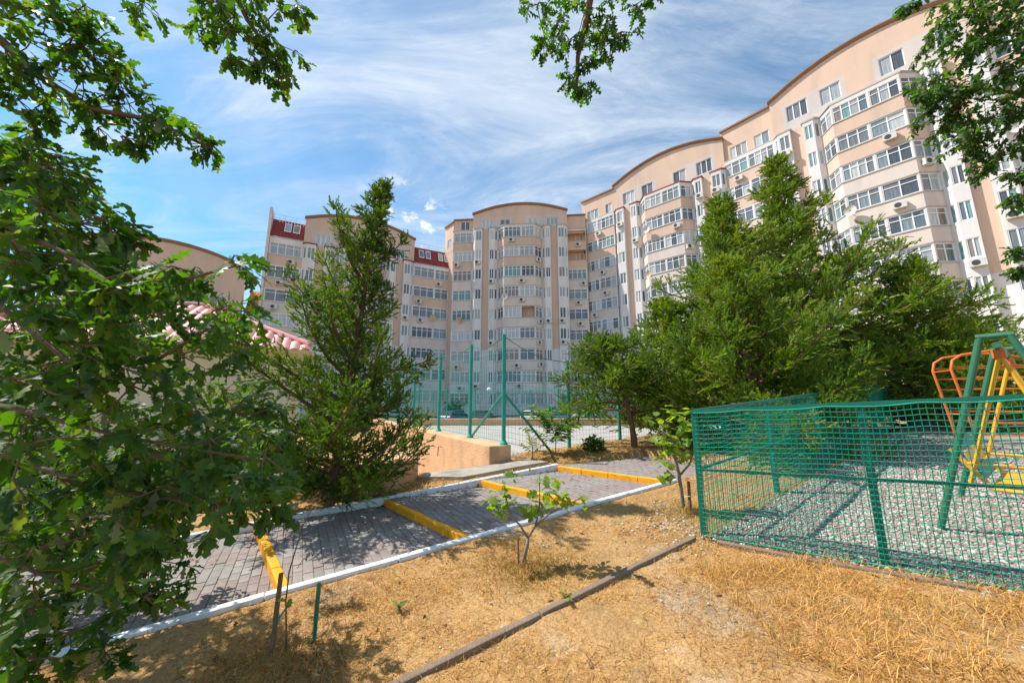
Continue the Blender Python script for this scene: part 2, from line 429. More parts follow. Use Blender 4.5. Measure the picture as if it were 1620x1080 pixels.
def paving():
    rnd = random.Random(5)
    base = MB()
    e = Vector((0.865, 0.502)); TR = 0.024      # treads climb a little towards the next step
    for k_, (poly, z) in enumerate(SEG): base.prism([(p.x, p.y) for p in poly], z - 0.34, (lambda x, y, z=z, p0=poly[0]: z - 0.009 + TR * max(0.0, (Vector((x, y)) - p0).dot(e))) if k_ in (1, 2, 3) else z - 0.009)
    path = base.build('path', M['mortar'])
    tag(path, 'stepped path of grey and red paving bricks between white kerbs', 'path', kind='structure')
    e = Vector((0.865, 0.502)); c = Vector((-0.502, 0.865))
    O = Np(0)
    a_ = 0.088; l_ = 0.175
    bricks = []
    for poly, z in SEG:
        pa = [(p - O).dot(e) for p in poly]; pc = [(p - O).dot(c) for p in poly]
        for i in range(math.floor(min(pa) / a_) - 1, math.ceil(max(pa) / a_) + 1):
            for j in range(math.floor(min(pc) / l_) - 2, math.ceil(max(pc) / l_) + 1):
                a0 = i * a_; c0 = (j + 0.5 * (i % 2)) * l_
                g = 0.0026
                q = [O + e * (a0 + g) + c * (c0 + g), O + e * (a0 + a_ - g) + c * (c0 + g),
                     O + e * (a0 + a_ - g) + c * (c0 + l_ - g), O + e * (a0 + g) + c * (c0 + l_ - g)]
                full = all(inside(poly, p.x, p.y) for p in q)
                if not full:
                    for k in range(len(poly)):
                        q = clip(q, poly[k], poly[(k + 1) % len(poly)])
                        if len(q) < 3: break
                    if len(q) < 3 or area(q) < 0.0012: continue
                cen = sum(q, Vector((0, 0))) / len(q)
                band = (cen - O).dot(c)
                red = (0.25 < band < 0.72) or (1.22 < band < 1.72)
                if rnd.random() < 0.06: red = not red
                z_ = z + TR * max(0.0, (cen - poly[0]).dot(e)) if poly is not SEG[0][0] and poly is not SEG[4][0] else z
                bricks.append((cen.length + (2.5 if cen.x < -2.9 else 0), q, cen, z_, red, full))
    bricks.sort(key=lambda b: b[0])
    me_full = {}
    rest = MB(); n = 0
    for d, q, cen, z, red, full in bricks:
        dz = rnd.uniform(-0.0035, 0.0035)
        if n < 300:
            n += 1
            key = ('r' if red else 'g') if full else None
            if key and key in me_full: me = me_full[key]
            else:
                b = MB(); b.prism([(p.x - cen.x, p.y - cen.y) for p in q], -0.06, 0.0)
                me = b.mesh('brick', M['brick_red' if red else 'brick_grey'], weld=True, bevel=0.004 if full else 0)
                if key: me_full[key] = me
            o = link('brick', me, path, (cen.x, cen.y, z + dz)); 
            o.rotation_euler = (rnd.uniform(-.012, .012) + 0.012, rnd.uniform(-.012, .012) - 0.020, rnd.uniform(-.01, .01))
        else:
            rest.prism([(p.x, p.y) for p in q], z - 0.06, z + dz, 1 if red else 0)
    o = rest.build('distant_bricks', [M['brick_grey'], M['brick_red']], path); o['kind'] = 'stuff'
paving()

def kerb_run(name, label, pts_fn, t0, t1, n, w, ztop, drop, mat, side, seed, paintwear=0.004):
    """a run of kerb stones; pts_fn(t) gives the inner edge, side the outward normal"""
    rnd = random.Random(seed)
    a = pts_fn(t0)
    root = empty(name, (a.x, a.y, ztop(t0)))
    for i in range(n):
        ta = t0 + (t1 - t0) * i / n; tb = t0 + (t1 - t0) * (i + 1) / n
        p, q = pts_fn(ta), pts_fn(tb); d = (q - p).normalized(); nn = Vector((d.y, -d.x)) * side
        p = p + d * 0.003; q = q - d * 0.003
        za, zb = ztop(ta) + rnd.uniform(-paintwear, paintwear), ztop(tb) + rnd.uniform(-paintwear, paintwear)
        sh = rnd.uniform(-0.004, 0.004)
        b = MB()
        o4 = [p + nn * sh, q + nn * sh, q + nn * (w + sh), p + nn * (w + sh)]
        zt = [za, zb, zb, za]
        n0 = 0
        b.v = [(v.x - a.x, v.y - a.y, z - drop - ztop(t0)) for v, z in zip(o4, zt)] + [(v.x - a.x, v.y - a.y, z - ztop(t0)) for v, z in zip(o4, zt)]
        for f in ((0, 3, 2, 1), (4, 5, 6, 7), (0, 1, 5, 4), (1, 2, 6, 5), (2, 3, 7, 6), (3, 0, 4, 7)): b.f.append(f); b.m.append(0)
        me = b.mesh('kerb_stone', mat)
        bm = bmesh.new(); bm.from_mesh(me); bmesh.ops.recalc_face_normals(bm, faces=bm.faces)
        bmesh.ops.bevel(bm, geom=bm.edges[:], offset=0.011, segments=2, affect='EDGES', profile=0.5); bm.to_mesh(me); bm.free()
        link('kerb_stone', me, root)
    return tag(root, label, 'kerb')
kerb_run('white_kerb', 'white painted kerb along the lawn side of the stepped path', Np, -2.6, 3.0, 9, 0.085, lambda t: kz(t) + 0.040, 0.32, M['white_paint'], 1, 1)
kerb_run('white_kerb', 'white painted kerb on the far side of the path, by the conifer', Fp, -2.4, 3.0, 9, 0.09, lambda t: kz(t) + 0.028, 0.36, M['white_paint'], -1, 2)
for i in range(4):
    lab = ['orange-yellow step kerb nearest the oak leaves, dappled by shade', 'orange-yellow step kerb, second from the left', 'orange-yellow step kerb behind the little fig sapling', 'orange-yellow step kerb at the top end of the white kerbs'][i]
    A, B = Np(i), Fp(i)
    d = (B - A).normalized()
    fn = lambda t, A=A, B=B: A + (B - A) * t
    kerb_run('step_kerb', lab, fn, 0.004, 0.996, 4, 0.085, lambda t, i=i: kz(i) + 0.004, 0.30, M['yellow_paint'], -1, 20 + i, 0.005)['group'] = 'yellow step kerbs across the path'

# weathered edging strips on the lawn
def edging(name, label, P, n, w, h, seed):
    rnd = random.Random(seed)
    fn = lambda t: P[0] + (P[1] - P[0]) * t
    kerb_run(name, label, fn, 0, 1, n, w, lambda t: tz(*fn(t)) + h, 0.2, M['old_concrete'], 1, seed, 0.008)
edging('edging_strip', 'long brown weathered edging strip crossing the dry lawn', (Vector((-2.3, 1.26)), Vector((1.83, 3.95))), 5, 0.058, 0.036, 41)
edging('edging_strip', 'short brown edging strip along the foot of the green net', (Vector((2.02, 3.83)), Vector((3.35, 2.86))), 2, 0.058, 0.03, 42)

# ------------------------------------------------------------------ court, street, retaining wall, planter, slab
COURT = [Vector((-0.28, 8.75)), Vector((3.1, 10.75)), Vector((10.5, 15.2)), Vector((14, 23.2)), Vector((-8.6, 23.2))]
b = MB(); b.prism([(p.x, p.y) for p in COURT], -0.4, 0.2); tag(b.build('court', M['court']), 'pale paved sports court below the apartment blocks', 'court', kind='structure')
b = MB(); b.prism([(-60, 29), (60, 29), (60, 45.5), (-60, 45.5)], lambda x, y: tz(x, y) - 0.3, lambda x, y: -0.62)
tag(b.build('street', M['asphalt']), 'asphalt street in front of the blocks', 'street', kind='structure')
wd = Vector((-0.5, 0.866)); wn_ = Vector((-0.866, -0.5))
Q = Vector((-0.47, 7.85))
def wall_pt(s, t): p = Q + wd * s - wn_ * t; return (p.x, p.y)
root = empty('retaining_wall', (Q.x, Q.y, 0))
b = MB(); b.prism([wall_pt(0, 0), wall_pt(0, 0.52), wall_pt(15, 0.52), wall_pt(15, 0)], -0.9, lambda x, y: 0.70)
b.build('wall', M['terra'], root, bevel=0.012).location = (-Q.x, -Q.y, 0)
b = MB(); p0 = wall_pt(2.9, -0.03)
b.tube([(p0[0], p0[1], 0.40), (p0[0] + 0.1 * wn_.x, p0[1] + 0.1 * wn_.y, 0.41), (p0[0] + 0.11 * wn_.x, p0[1] + 0.11 * wn_.y, 0.16)], 0.014, 6)
b.build('drain_pipe', M['old_concrete'], root).location = (-Q.x, -Q.y, 0)
tag(root, 'long peach stucco retaining wall carrying the green court fence', 'wall')

root = empty('round_planter', (-2.85, 7.05, 0))
b = MB(); ring = [(math.cos(a) * 1.06, math.sin(a) * 1.06) for a in np.linspace(0, 2 * PI, 49)[:-1]]
b.prism(ring, -0.9, 0.55); b.build('planter_wall', M['terra_bark'], root, bevel=0.015)
b = MB(); b.prism([(x * 1.012, y * 1.012) for x, y in ring], 0.553, 0.60); b.build('cap', M['terra'], root, bevel=0.012)
tag(root, 'low round peach stucco planter behind the dark conifer', 'planter')

b = MB(); f_, k_ = [Vector((-1.75, 7.05)), Vector((-0.9, 6.85)), Vector((-0.1, 7.35)), Vector((0.75, 7.75))], [Vector(wall_pt(2.9, -0.02)), Vector(wall_pt(1.5, -0.02)), Vector(wall_pt(0.05, -0.02)), Vector((0.35, 8.15))]
nu, nv_ = 12, 6; gi = {}
for i in range(nu + 1):
    t_ = 3 * i / nu; k0 = min(2, int(t_)); fr_ = t_ - k0
    A_, C_ = f_[k0].lerp(f_[k0 + 1], fr_), k_[k0].lerp(k_[k0 + 1], fr_)
    for j in range(nv_ + 1):
        p = A_.lerp(C_, j / nv_); gi[i, j] = len(b.v); b.v.append((p.x, p.y, tz(p.x, p.y) + 0.06 + 0.006 * math.sin(7 * i + 3 * j)))
    p = A_; gi[i, -1] = len(b.v); b.v.append((p.x + 0.01, p.y - 0.02, tz(p.x, p.y) - 0.2))
for i in range(nu):
    for j in range(-1, nv_): b.f.append((gi[i, j], gi[i + 1, j], gi[i + 1, j + 1], gi[i, j + 1])); b.m.append(0)
tag(b.build('concrete_slab', M['slab']), 'cracked grey concrete slab at the foot of the peach wall', 'slab')

b = MB(); b.prism([(-9, 23.25), (14.5, 23.25), (14.5, 23.6), (-9, 23.6)], -0.6, 0.62)
tag(b.build('low_wall', M['terra'], bevel=0.02), 'low peach wall along the far side of the court', 'wall')

# ------------------------------------------------------------------ apartment buildings
FL = 2.95; WH = 1.62; PAR = FL - WH
def glass_mat():
    m = bpy.data.materials.new('window_glass'); m.use_nodes = True
    t = m.node_tree; N = t.nodes; L = t.links; b = N['Principled BSDF']
    oi = N.new('ShaderNodeObjectInfo')
    rp = N.new('ShaderNodeValToRGB'); rp.color_ramp.interpolation = 'CONSTANT'; L.new(oi.outputs['Random'], rp.inputs[0])
    stops = [(0.0, (0.07, 0.085, 0.10)), (0.14, (0.16, 0.18, 0.195)), (0.32, (0.34, 0.37, 0.385)), (0.50, (0.11, 0.15, 0.19)), (0.60, (0.48, 0.50, 0.50)),
             (0.78, (0.20, 0.26, 0.29)), (0.88, (0.24, 0.20, 0.17)), (0.95, (0.16, 0.30, 0.30))]
    while len(rp.color_ramp.elements) < len(stops): rp.color_ramp.elements.new(0.5)
    for e, (p, c) in zip(rp.color_ramp.elements, stops): e.position = p; e.color = (*c, 1)
    co = N.new('ShaderNodeTexCoord')
    mp = N.new('ShaderNodeMapping'); L.new(co.outputs['Object'], mp.inputs[0]); mp.inputs['Scale'].default_value = (9, 1, 0.35)
    nz = N.new('ShaderNodeTexNoise'); L.new(mp.outputs[0], nz.inputs['Vector']); nz.inputs['Scale'].default_value = 2.0
    mr = N.new('ShaderNodeMapRange'); L.new(nz.outputs['Fac'], mr.inputs[0]); mr.inputs[1].default_value = 0.3; mr.inputs[2].default_value = 0.7
    mr.inputs[3].default_value = 0.72; mr.inputs[4].default_value = 1.25
    v = N.new('ShaderNodeVectorMath'); v.operation = 'SCALE'; L.new(rp.outputs[0], v.inputs[0]); L.new(mr.outputs[0], v.inputs['Scale'])
    L.new(v.outputs[0], b.inputs['Base Color'])
    b.inputs['Roughness'].default_value = 0.55; b.inputs['Specular IOR Level'].default_value = 0.2
    b.inputs['Coat Weight'].default_value = 1.0; b.inputs['Coat Roughness'].default_value = 0.02; b.inputs['Coat IOR'].default_value = 1.55
    return m
M['glass'] = glass_mat()
M['pvc'] = material('white_pvc', (0.82, 0.82, 0.82), 0.5, 0.04, 3)
def stucco(n, c, c2): return material(n, c, 0.92, 0.08, 0.5, 0.25, 9, 0.15, 9, col2=c2, c2scale=0.8, c2lo=0.48, c2hi=0.78, stretch=(1, 1, 0.22))
M['peach'] = stucco('peach_stucco', (0.675, 0.49, 0.38), (0.56, 0.42, 0.34))
M['blush'] = stucco('blush_stucco', (0.69, 0.595, 0.53), (0.57, 0.50, 0.455))
M['white'] = stucco('white_stucco', (0.72, 0.69, 0.67), (0.58, 0.56, 0.54))
M['greyw'] = stucco('grey_stucco', (0.60, 0.535, 0.50), (0.53, 0.48, 0.45))
M['cornice'] = material('cornice_tin', (0.27, 0.165, 0.115), 0.7, 0.12, 1.2)
M['ledge'] = material('ledge_render', (0.46, 0.42, 0.38), 0.9, 0.12, 1.5)
M['red_tile'] = material('dark_red_tile', (0.27, 0.045, 0.04), 0.6, 0.16, 2.5)
M['orange_tile'] = material('orange_tile', (0.56, 0.165, 0.07), 0.75, 0.16, 2.5)
M['ac_body'] = material('ac_casing', (0.60, 0.59, 0.56), 0.5, 0.08, 4)
M['ac_fan'] = material('ac_fan_grille', (0.06, 0.06, 0.06), 0.6, 0.1, 4)
M['dish'] = material('dish_paint', (0.62, 0.60, 0.55), 0.6, 0.1, 3)
M['dish_old'] = material('dish_rusty', (0.60, 0.45, 0.28), 0.6, 0.2, 6)
WM = [M['peach'], M['blush'], M['white'], M['greyw']]
PE, BL, WT, GR = 0, 1, 2, 3

_cache = {}
def frame_mesh(w, h, n, tr):
    key = ('f', round(w, 2), round(h, 2), n, tr)
    if key in _cache: return _cache[key]
    b = MB(); fw = 0.065; y0, y1 = 0.0, 0.07
    # one connected lattice of bars
    xs = [0, fw]
    for i in range(1, n): x = w * i / n; xs += [x - fw * 0.6, x + fw * 0.6]
    xs += [w - fw, w]
    zs = [0, fw]
    if tr: zs += [h * 0.70 - fw * 0.45, h * 0.70 + fw * 0.45]
    zs += [h - fw, h]
    for a in range(len(xs) - 1):
        for c in range(len(zs) - 1):
            if a % 2 == 1 and c % 2 == 1: continue
            X0, X1, Z0, Z1 = xs[a], xs[a + 1], zs[c], zs[c + 1]
            b.poly([(X0, y0, Z0), (X1, y0, Z0), (X1, y0, Z1), (X0, y0, Z1)])
    for a in range(1, len(xs) - 1, 2):
        for c in range(1, len(zs) - 1, 2):
            X0, X1, Z0, Z1 = xs[a], xs[a + 1], zs[c], zs[c + 1]
            b.poly([(X0, y0, Z0), (X0, y1, Z0), (X1, y1, Z0), (X1, y0, Z0)])
            b.poly([(X0, y0, Z1), (X1, y0, Z1), (X1, y1, Z1), (X0, y1, Z1)])
            b.poly([(X0, y0, Z0), (X0, y0, Z1), (X0, y1, Z1), (X0, y1, Z0)])
            b.poly([(X1, y0, Z0), (X1, y1, Z0), (X1, y1, Z1), (X1, y0, Z1)])
    me = b.mesh('window', M['pvc'], weld=True)
    _cache[key] = me
    return me
def pane_mesh(x0, x1, z0, z1):
    key = ('p', round(x0, 2), round(x1, 2), round(z0, 2), round(z1, 2))
    if key in _cache: return _cache[key]
    b = MB(); b.poly([(x0, 0.045, z0), (x1, 0.045, z0), (x1, 0.045, z1), (x0, 0.045, z1)])
    me = b.mesh('pane', M['glass']); _cache[key] = me
    return me
def ac_meshes():
    if 'ac' in _cache: return _cache['ac']
    b = MB(); b.box(-0.4, 0.4, -0.33, -0.05, 0, 0.55); b.box(-0.3, -0.26, -0.3, 0.06, -0.05, -0.002); b.box(0.26, 0.3, -0.3, 0.06, -0.05, -0.002)
    body = b.mesh('air_conditioner', M['ac_body'])
    b = MB(); ring = [(-0.1 + 0.21 * math.cos(a), -0.338, 0.275 + 0.21 * math.sin(a)) for a in np.linspace(0, 2 * PI, 17)[:-1]]
    b.poly(ring); fan = b.mesh('fan_grille', M['ac_fan'])
    _cache['ac'] = (body, fan)
    return _cache['ac']
def dish_mesh(mat):
    key = ('dish', mat.name)
    if key in _cache: return _cache[key]
    b = MB(); n = 14
    rings = [(0.04, 0.0), (0.22, -0.03), (0.36, -0.09), (0.44, -0.15)]
    for k, (r, y) in enumerate(rings):
        for i in range(n):
            a = 2 * PI * i / n; b.v.append((r * math.cos(a), -0.35 + y, 0.1 + r * math.sin(a) * 1.05))
    for k in range(len(rings) - 1):
        for i in range(n):
            b.f.append((k * n + i, k * n + (i + 1) % n, (k + 1) * n + (i + 1) % n, (k + 1) * n + i)); b.m.append(0)
    b.f.append(tuple(range(n))); b.m.append(0)
    b.tube([(0, -0.34, 0.1), (0, -0.05, -0.1), (0, 0.05, -0.1)], 0.025, 5)
    b.tube([(0, -0.36, -0.3), (0, -0.75, 0.05)], 0.015, 5)
    me = b.mesh('satellite_dish', mat, smooth=True); _cache[key] = me
    return me

class Building:
    def __init__(s, label, P0, panes=True, seed=0):
        s.root = empty('apartment_building', (P0[0], P0[1], -0.62)); s.P = Vector((P0[0], P0[1], -0.62))
        tag(s.root, label, 'building')
        s.w = MB(); s.panes = panes; s.rnd = random.Random(seed)
    def put(s, name, me, loc, rz, parent=None):
        if parent is None: o = link(name, me, s.root, Vector(loc) - s.P, rz)
        else: o = link(name, me, parent)
        return o
    def face(s, A, B, z0, z1, m, openings=(), top=None):
        """vertical wall from plan point A to B (outside on the right when walking A to B) with recessed openings (t0,t1,za,zb,depth)"""
        A = Vector(A); B = Vector(B); d = B - A; L = d.length
        if L < 1e-4: return
        u = d / L; inn = Vector((-u.y, u.x))
        ts = sorted({0.0, L} | {round(o[0], 4) for o in openings} | {round(o[1], 4) for o in openings})
        zs = sorted({z0, z1} | {round(o[2], 4) for o in openings} | {round(o[3], 4) for o in openings})
        P = lambda t, z, y=0.0: (A.x + u.x * t + inn.x * y, A.y + u.y * t + inn.y * y, z)
        for i in range(len(ts) - 1):
            for j in range(len(zs) - 1):
                tm = (ts[i] + ts[i + 1]) / 2; zm = (zs[j] + zs[j + 1]) / 2
                if any(o[0] < tm < o[1] and o[2] < zm < o[3] for o in openings): continue
                s.w.poly([P(ts[i], zs[j]), P(ts[i + 1], zs[j]), P(ts[i + 1], zs[j + 1]), P(ts[i], zs[j + 1])], m)
        for o in openings:
            a, b_, za, zb, dp = o[:5]
            s.w.poly([P(a, za), P(a, za, dp), P(b_, za, dp), P(b_, za)][::-1], m)
            s.w.poly([P(a, zb), P(b_, zb), P(b_, zb, dp), P(a, zb, dp)][::-1], m)
            s.w.poly([P(a, za), P(a, zb), P(a, zb, dp), P(a, za, dp)][::-1], m)
            s.w.poly([P(b_, za), P(b_, za, dp), P(b_, zb, dp), P(b_, zb)][::-1], m)
            if dp > 0.5: s.w.poly([P(a, za, dp), P(b_, za, dp), P(b_, zb, dp), P(a, zb, dp)], PE)
    def window(s, A, B, t, z, w, h, n, tr=True, depth=0.1):
        A = Vector(A); B = Vector(B); u = (B - A).normalized(); inn = Vector((-u.y, u.x))
        p = A + u * t + inn * (depth - 0.07); rz = math.atan2(u.y, u.x)
        o = s.put('window', frame_mesh(w, h, n, tr), (p.x, p.y, z), rz)
        fw = 0.065
        if s.panes:
            for i in range(n):
                x0 = w * i / n + fw * 0.5; x1 = w * (i + 1) / n - fw * 0.5
                link('pane', pane_mesh(x0, x1, fw * 0.5, h - fw * 0.5), o)
        else:
            link('pane', pane_mesh(fw * 0.5, w - fw * 0.5, fw * 0.5, h - fw * 0.5), o)
    def glazed(s, A, B, z0, z1, m, units, k_open=None, side=False):
        """wall strip z0..z1 fully glazed with `units` windows of [(fraction, panes)]"""
        A = Vector(A); B = Vector(B); L = (B - A).length
        ops = []; x = 0.10 if not side else 0.07
        tot = sum(f for f, n in units); av = L - 2 * x - 0.12 * (len(units) - 1)
        for i, (f, n) in enumerate(units):
            w = av * f / tot
            if k_open is not None and i == k_open:
                ops.append((x, x + w, z0 + 0.02, z1 - 0.06, 1.2))
                u = (B - A).normalized(); inn = Vector((-u.y, u.x)); off = A + inn * 1.19
                s.window(off, off + u, x + w * 0.5, z0 - 0.3, min(1.3, w * 0.45), WH - 0.05 + 0.2, 2, False, 0.06)
            else:
                ops.append((x, x + w, z0 + 0.03, z1 - 0.08, 0.1))
                s.window(A, B, x, z0 + 0.03, w, z1 - z0 - 0.11, n, True, 0.1)
            x += w + 0.12
        s.face(A, B, z0, z1, m, ops)
    def ledge(s, pts, z0, z1, proud, close=None):
        """moulding that follows an open plan polyline"""
        P = [Vector(p) for p in pts]; n = len(P)
        nor = []
        for i in range(n - 1):
            d = (P[i + 1] - P[i]).normalized(); nor.append(Vector((d.y, -d.x)))
        out = []
        for i in range(n):
            if i == 0: q = nor[0]
            elif i == n - 1: q = nor[-1]
            else:
                q = (nor[i - 1] + nor[i]); q = q / max(0.4, q.dot(nor[i]))
            out.append(P[i] + q * proud)
        inn = [P[i] - (out[i] - P[i]) * 0.4 for i in range(n)]
        b = MB()
        o3 = [(v.x - s.P.x, v.y - s.P.y) for v in out]; i3 = [(v.x - s.P.x, v.y - s.P.y) for v in inn]
        z0 -= s.P.z; z1 -= s.P.z
        for i in range(n - 1):
            b.poly([(*o3[i], z0), (*o3[i + 1], z0), (*o3[i + 1], z1), (*o3[i], z1)])
            b.poly([(*o3[i], z1), (*o3[i + 1], z1), (*i3[i + 1], z1), (*i3[i], z1)])
            b.poly([(*i3[i], z0), (*i3[i + 1], z0), (*o3[i + 1], z0), (*o3[i], z0)])
        b.poly([(*o3[0], z0), (*o3[0], z1), (*i3[0], z1), (*i3[0], z0)]); b.poly([(*o3[-1], z0), (*i3[-1], z0), (*i3[-1], z1), (*o3[-1], z1)])
        b.build('ledge', M['ledge'], s.root, weld=True)
    def cap(s, pts, z, h, mat, over=0.12, name='bay_roof'):
        b = MB(); P = [Vector(p) for p in pts]; c = sum(P, Vector((0, 0))) / len(P)
        o = [(p.x + (p - c).normalized().x * over - s.P.x, p.y + (p - c).normalized().y * over - s.P.y) for p in P]
        if sum(o[i][0] * o[(i + 1) % len(o)][1] - o[(i + 1) % len(o)][0] * o[i][1] for i in range(len(o))) < 0: o = o[::-1]
        b.prism(o, z - s.P.z, z + h - s.P.z); b.build(name, mat, s.root)
    def ac(s, A, B, t, z):
        A = Vector(A); B = Vector(B); u = (B - A).normalized()
        p = A + u * t; body, fan = ac_meshes()
        o = s.put('air_conditioner', body, (p.x, p.y, z), math.atan2(u.y, u.x)); link('fan_grille', fan, o)
    def dish(s, A, B, t, z, old=False, turn=0.0):
        A = Vector(A); B = Vector(B); u = (B - A).normalized(); p = A + u * t
        o = s.put('satellite_dish', dish_mesh(M['dish_old'] if old else M['dish']), (p.x, p.y, z), math.atan2(u.y, u.x) + turn)
    def finish(s):
        me = s.w.mesh('wall', WM, weld=True)
        o = link('wall', me, s.root); o.location = -s.P

    # ---- sections
    def section(s, P0, d, lev, nfl, cols, zt_extra=0.35, base=-2.5, wide_top=False, opens=(), acp=0.3, dishp=0.1, bayroof='ledge', white_to=3):
        """columns [(kind, width)] along direction d from P0. Returns the end point and facade-top height"""
        d = Vector(d).normalized(); n = Vector((d.y, -d.x)); P0 = Vector(P0)
        L2 = lambda u, v: P0 + d * u + n * v
        sill = lambda k: PAR + lev + FL * k
        zt = sill(nfl - 1) + WH + zt_extra
        zw = sill(white_to) - PAR if white_to else base
        rnd = s.rnd; u = 0.0
        for ci, (kind, w) in enumerate(cols):
            u0, u1 = u, u + w; u = u1
            if kind == 'P':
                s.face(L2(u0, 0), L2(u1, 0), base, zw, WT); s.face(L2(u0, 0), L2(u1, 0), zw, zt, PE)
                continue
            if kind in ('WL', 'WR'):
                dv = 0.42; ch = 0.42
                if kind == 'WL': pts = [L2(u0, 0), L2(u0 + ch, dv), L2(u1, dv), L2(u1, 0)]; fr, cf = 1, 0
                else: pts = [L2(u0, 0), L2(u0, dv), L2(u1 - ch, dv), L2(u1, 0)]; fr, cf = 1, 2
                for i in range(3):
                    Lg = (pts[i + 1] - pts[i]).length; ops = []
                    if i == fr or i == cf:
                        for k in range(nfl):
                            z = sill(k)
                            a, e_ = (0.1, Lg - 0.08)
                            ops.append((a, e_, z, z + WH - 0.12, 0.1))
                            s.window(pts[i], pts[i + 1], a, z, e_ - a, WH - 0.12, 2 if i == fr else 1, False, 0.1)
                    s.face(pts[i], pts[i + 1], base, zt, WT, ops)
                for k in range(nfl): 
                    if rnd.random() < acp * 0.45: s.ac(pts[fr], pts[fr + 1], rnd.uniform(0.4, 0.6), sill(k) - 0.75)
                s.cap(pts, zt + 0.003, 0.16, M['red_tile'] if bayroof == 'red' else M['ledge'])
                continue
            if kind == 'B':
                dv = 1.15; ch = 1.0
                pts = [L2(u0, 0), L2(u0 + ch, dv), L2(u1 - ch, dv), L2(u1, 0)]
            elif kind == 'K':
                dv = 0.3; pts = [L2(u0 + 0.02, 0), L2(u0 + 0.02, dv), L2(u1 - 0.02, dv), L2(u1 - 0.02, 0)]
            elif kind == 'R':          # set back balcony column
                dv = -0.5; pts = [L2(u0, 0), L2(u0, dv), L2(u1, dv), L2(u1, 0)]
            for i in range(3):
                s.face(pts[i], pts[i + 1], base, sill(0) - PAR, WT)
            for k in range(nfl):
                zp0 = sill(k) - PAR; zp1 = sill(k); zg = zp1 + WH
                mat = PE if k >= nfl - 2 else BL
                if k < white_to - 1: mat = WT
                for i in range(3):
                    mid = (i == 1)
                    s.face(pts[i], pts[i + 1], zp0, zp1, mat)
                    if kind == 'B':
                        ko = None
                        if mid:
                            for (kk, q) in opens:
                                if kk == k: ko = q
                        s.glazed(pts[i], pts[i + 1], zp1, zg, WT if ko is None else mat, (rnd.choice([[(1, 3), (1, 3)], [(1, 3), (1, 3)], [(1, 4), (1, 3)], [(1, 3), (1, 2)], [(1.3, 4), (1, 3)]])) if mid else [(1, 2)], ko, not mid)
                    elif mid:
                        ko = None
                        for (kk, q) in opens:
                            if kk == k: ko = q
                        un = rnd.choice([[(1, 3), (1, 3)], [(1, 4), (1, 3)], [(1, 3), (1, 4)]]) if w > 4 else [(1, rnd.choice([3, 4, 4]))]
                        s.glazed(pts[i], pts[i + 1], zp1, zg, WT if ko is None else mat, un, ko)
                    else:
                        s.face(pts[i], pts[i + 1], zp1, zg, WT)
                s.ledge(pts if kind != 'R' else pts[1:3], zp1 - 0.06, zp1 + 0.015, 0.06)
                if kind == 'B': s.ledge(pts, zp0 - 0.05, zp0 + 0.05, 0.035)
                Lm = (pts[2] - pts[1]).length
                if rnd.random() < acp * 1.6: s.ac(pts[1], pts[2], rnd.uniform(0.5, Lm - 0.5), zp1 - 0.85 + rnd.uniform(-0.2, 0.1))
                if rnd.random() < acp * 0.9 and kind == 'B': s.ac(pts[2], pts[3], rnd.uniform(0.5, 0.8), zp1 - 0.8)
                if rnd.random() < dishp: s.dish(pts[1], pts[2], rnd.choice([0.3, Lm - 0.35, Lm * 0.5]), zp1 - 0.1, rnd.random() < 0.25, rnd.uniform(-0.5, 0.5))
            # strip above the last glazing
            for i in range(3): s.face(pts[i], pts[i + 1], sill(nfl - 1) + WH, zt, WT)
            s.cap(pts, zt + 0.003, 0.13, M['red_tile'] if bayroof == 'red' else M['ledge'], 0.14)
        return P0 + d * u, zt
    def attic(s, P0, d, width, zt, zend, rise, wins, depth=12.0, base=-2.5, tall=1.45, lift=0.30):
        """arched top storey with windows [(u, w, panes)], cornice and the solid block behind"""
        d = Vector(d).normalized(); n = Vector((d.y, -d.x)); P0 = Vector(P0)
        L2 = lambda u, v: P0 + d * u + n * v
        arch = lambda u: zend + rise * (1 - (2 * u / width - 1) ** 2)
        z1 = min(zt + lift + tall + 0.35, zend - 0.05)
        zs0 = zt + lift
        ops = [(u, u + w, zs0, zs0 + tall, 0.14) for u, w, k in wins]
        # lower band, grey between paired windows
        edges = [0.0] + [q for i in range(0, len(wins) - 1, 2) for q in (wins[i][0] - 0.35, wins[i + 1][0] + wins[i + 1][1] + 0.35)] + [width]
        for i in range(len(edges) - 1):
            a, b_ = edges[i], edges[i + 1]
            oo = [(o[0] - a, o[1] - a) + o[2:] for o in ops if a <= o[0] < b_]
            s.face(L2(a, 0), L2(b_, 0), zt, z1, GR if i % 2 == 1 else PE, oo)
        for u, w, k in wins: s.window(L2(0, 0), L2(width, 0), u, zs0, w, tall, k, False, 0.14)
        N_ = 16
        for i in range(N_):
            a, b_ = width * i / N_, width * (i + 1) / N_
            p, q = L2(a, 0), L2(b_, 0)
            s.w.poly([(p.x, p.y, z1), (q.x, q.y, z1), (q.x, q.y, arch(b_)), (p.x, p.y, arch(a))], PE)
            p2, q2 = L2(a, -depth), L2(b_, -depth)
            s.w.poly([(p.x, p.y, arch(a)), (q.x, q.y, arch(b_)), (q2.x, q2.y, arch(b_)), (p2.x, p2.y, arch(a))], GR)
            s.w.poly([(q2.x, q2.y, base), (p2.x, p2.y, base), (p2.x, p2.y, arch(a)), (q2.x, q2.y, arch(b_))], PE)
        for u_, fl in ((0.0, 0), (width, 1)):
            p, q = L2(u_, 0), L2(u_, -depth)
            quad = [(q.x, q.y, base), (p.x, p.y, base), (p.x, p.y, zend), (q.x, q.y, zend)]
            s.w.poly(quad if fl == 0 else quad[::-1], PE)
        # cornice along the arch
        b = MB(); pr = []
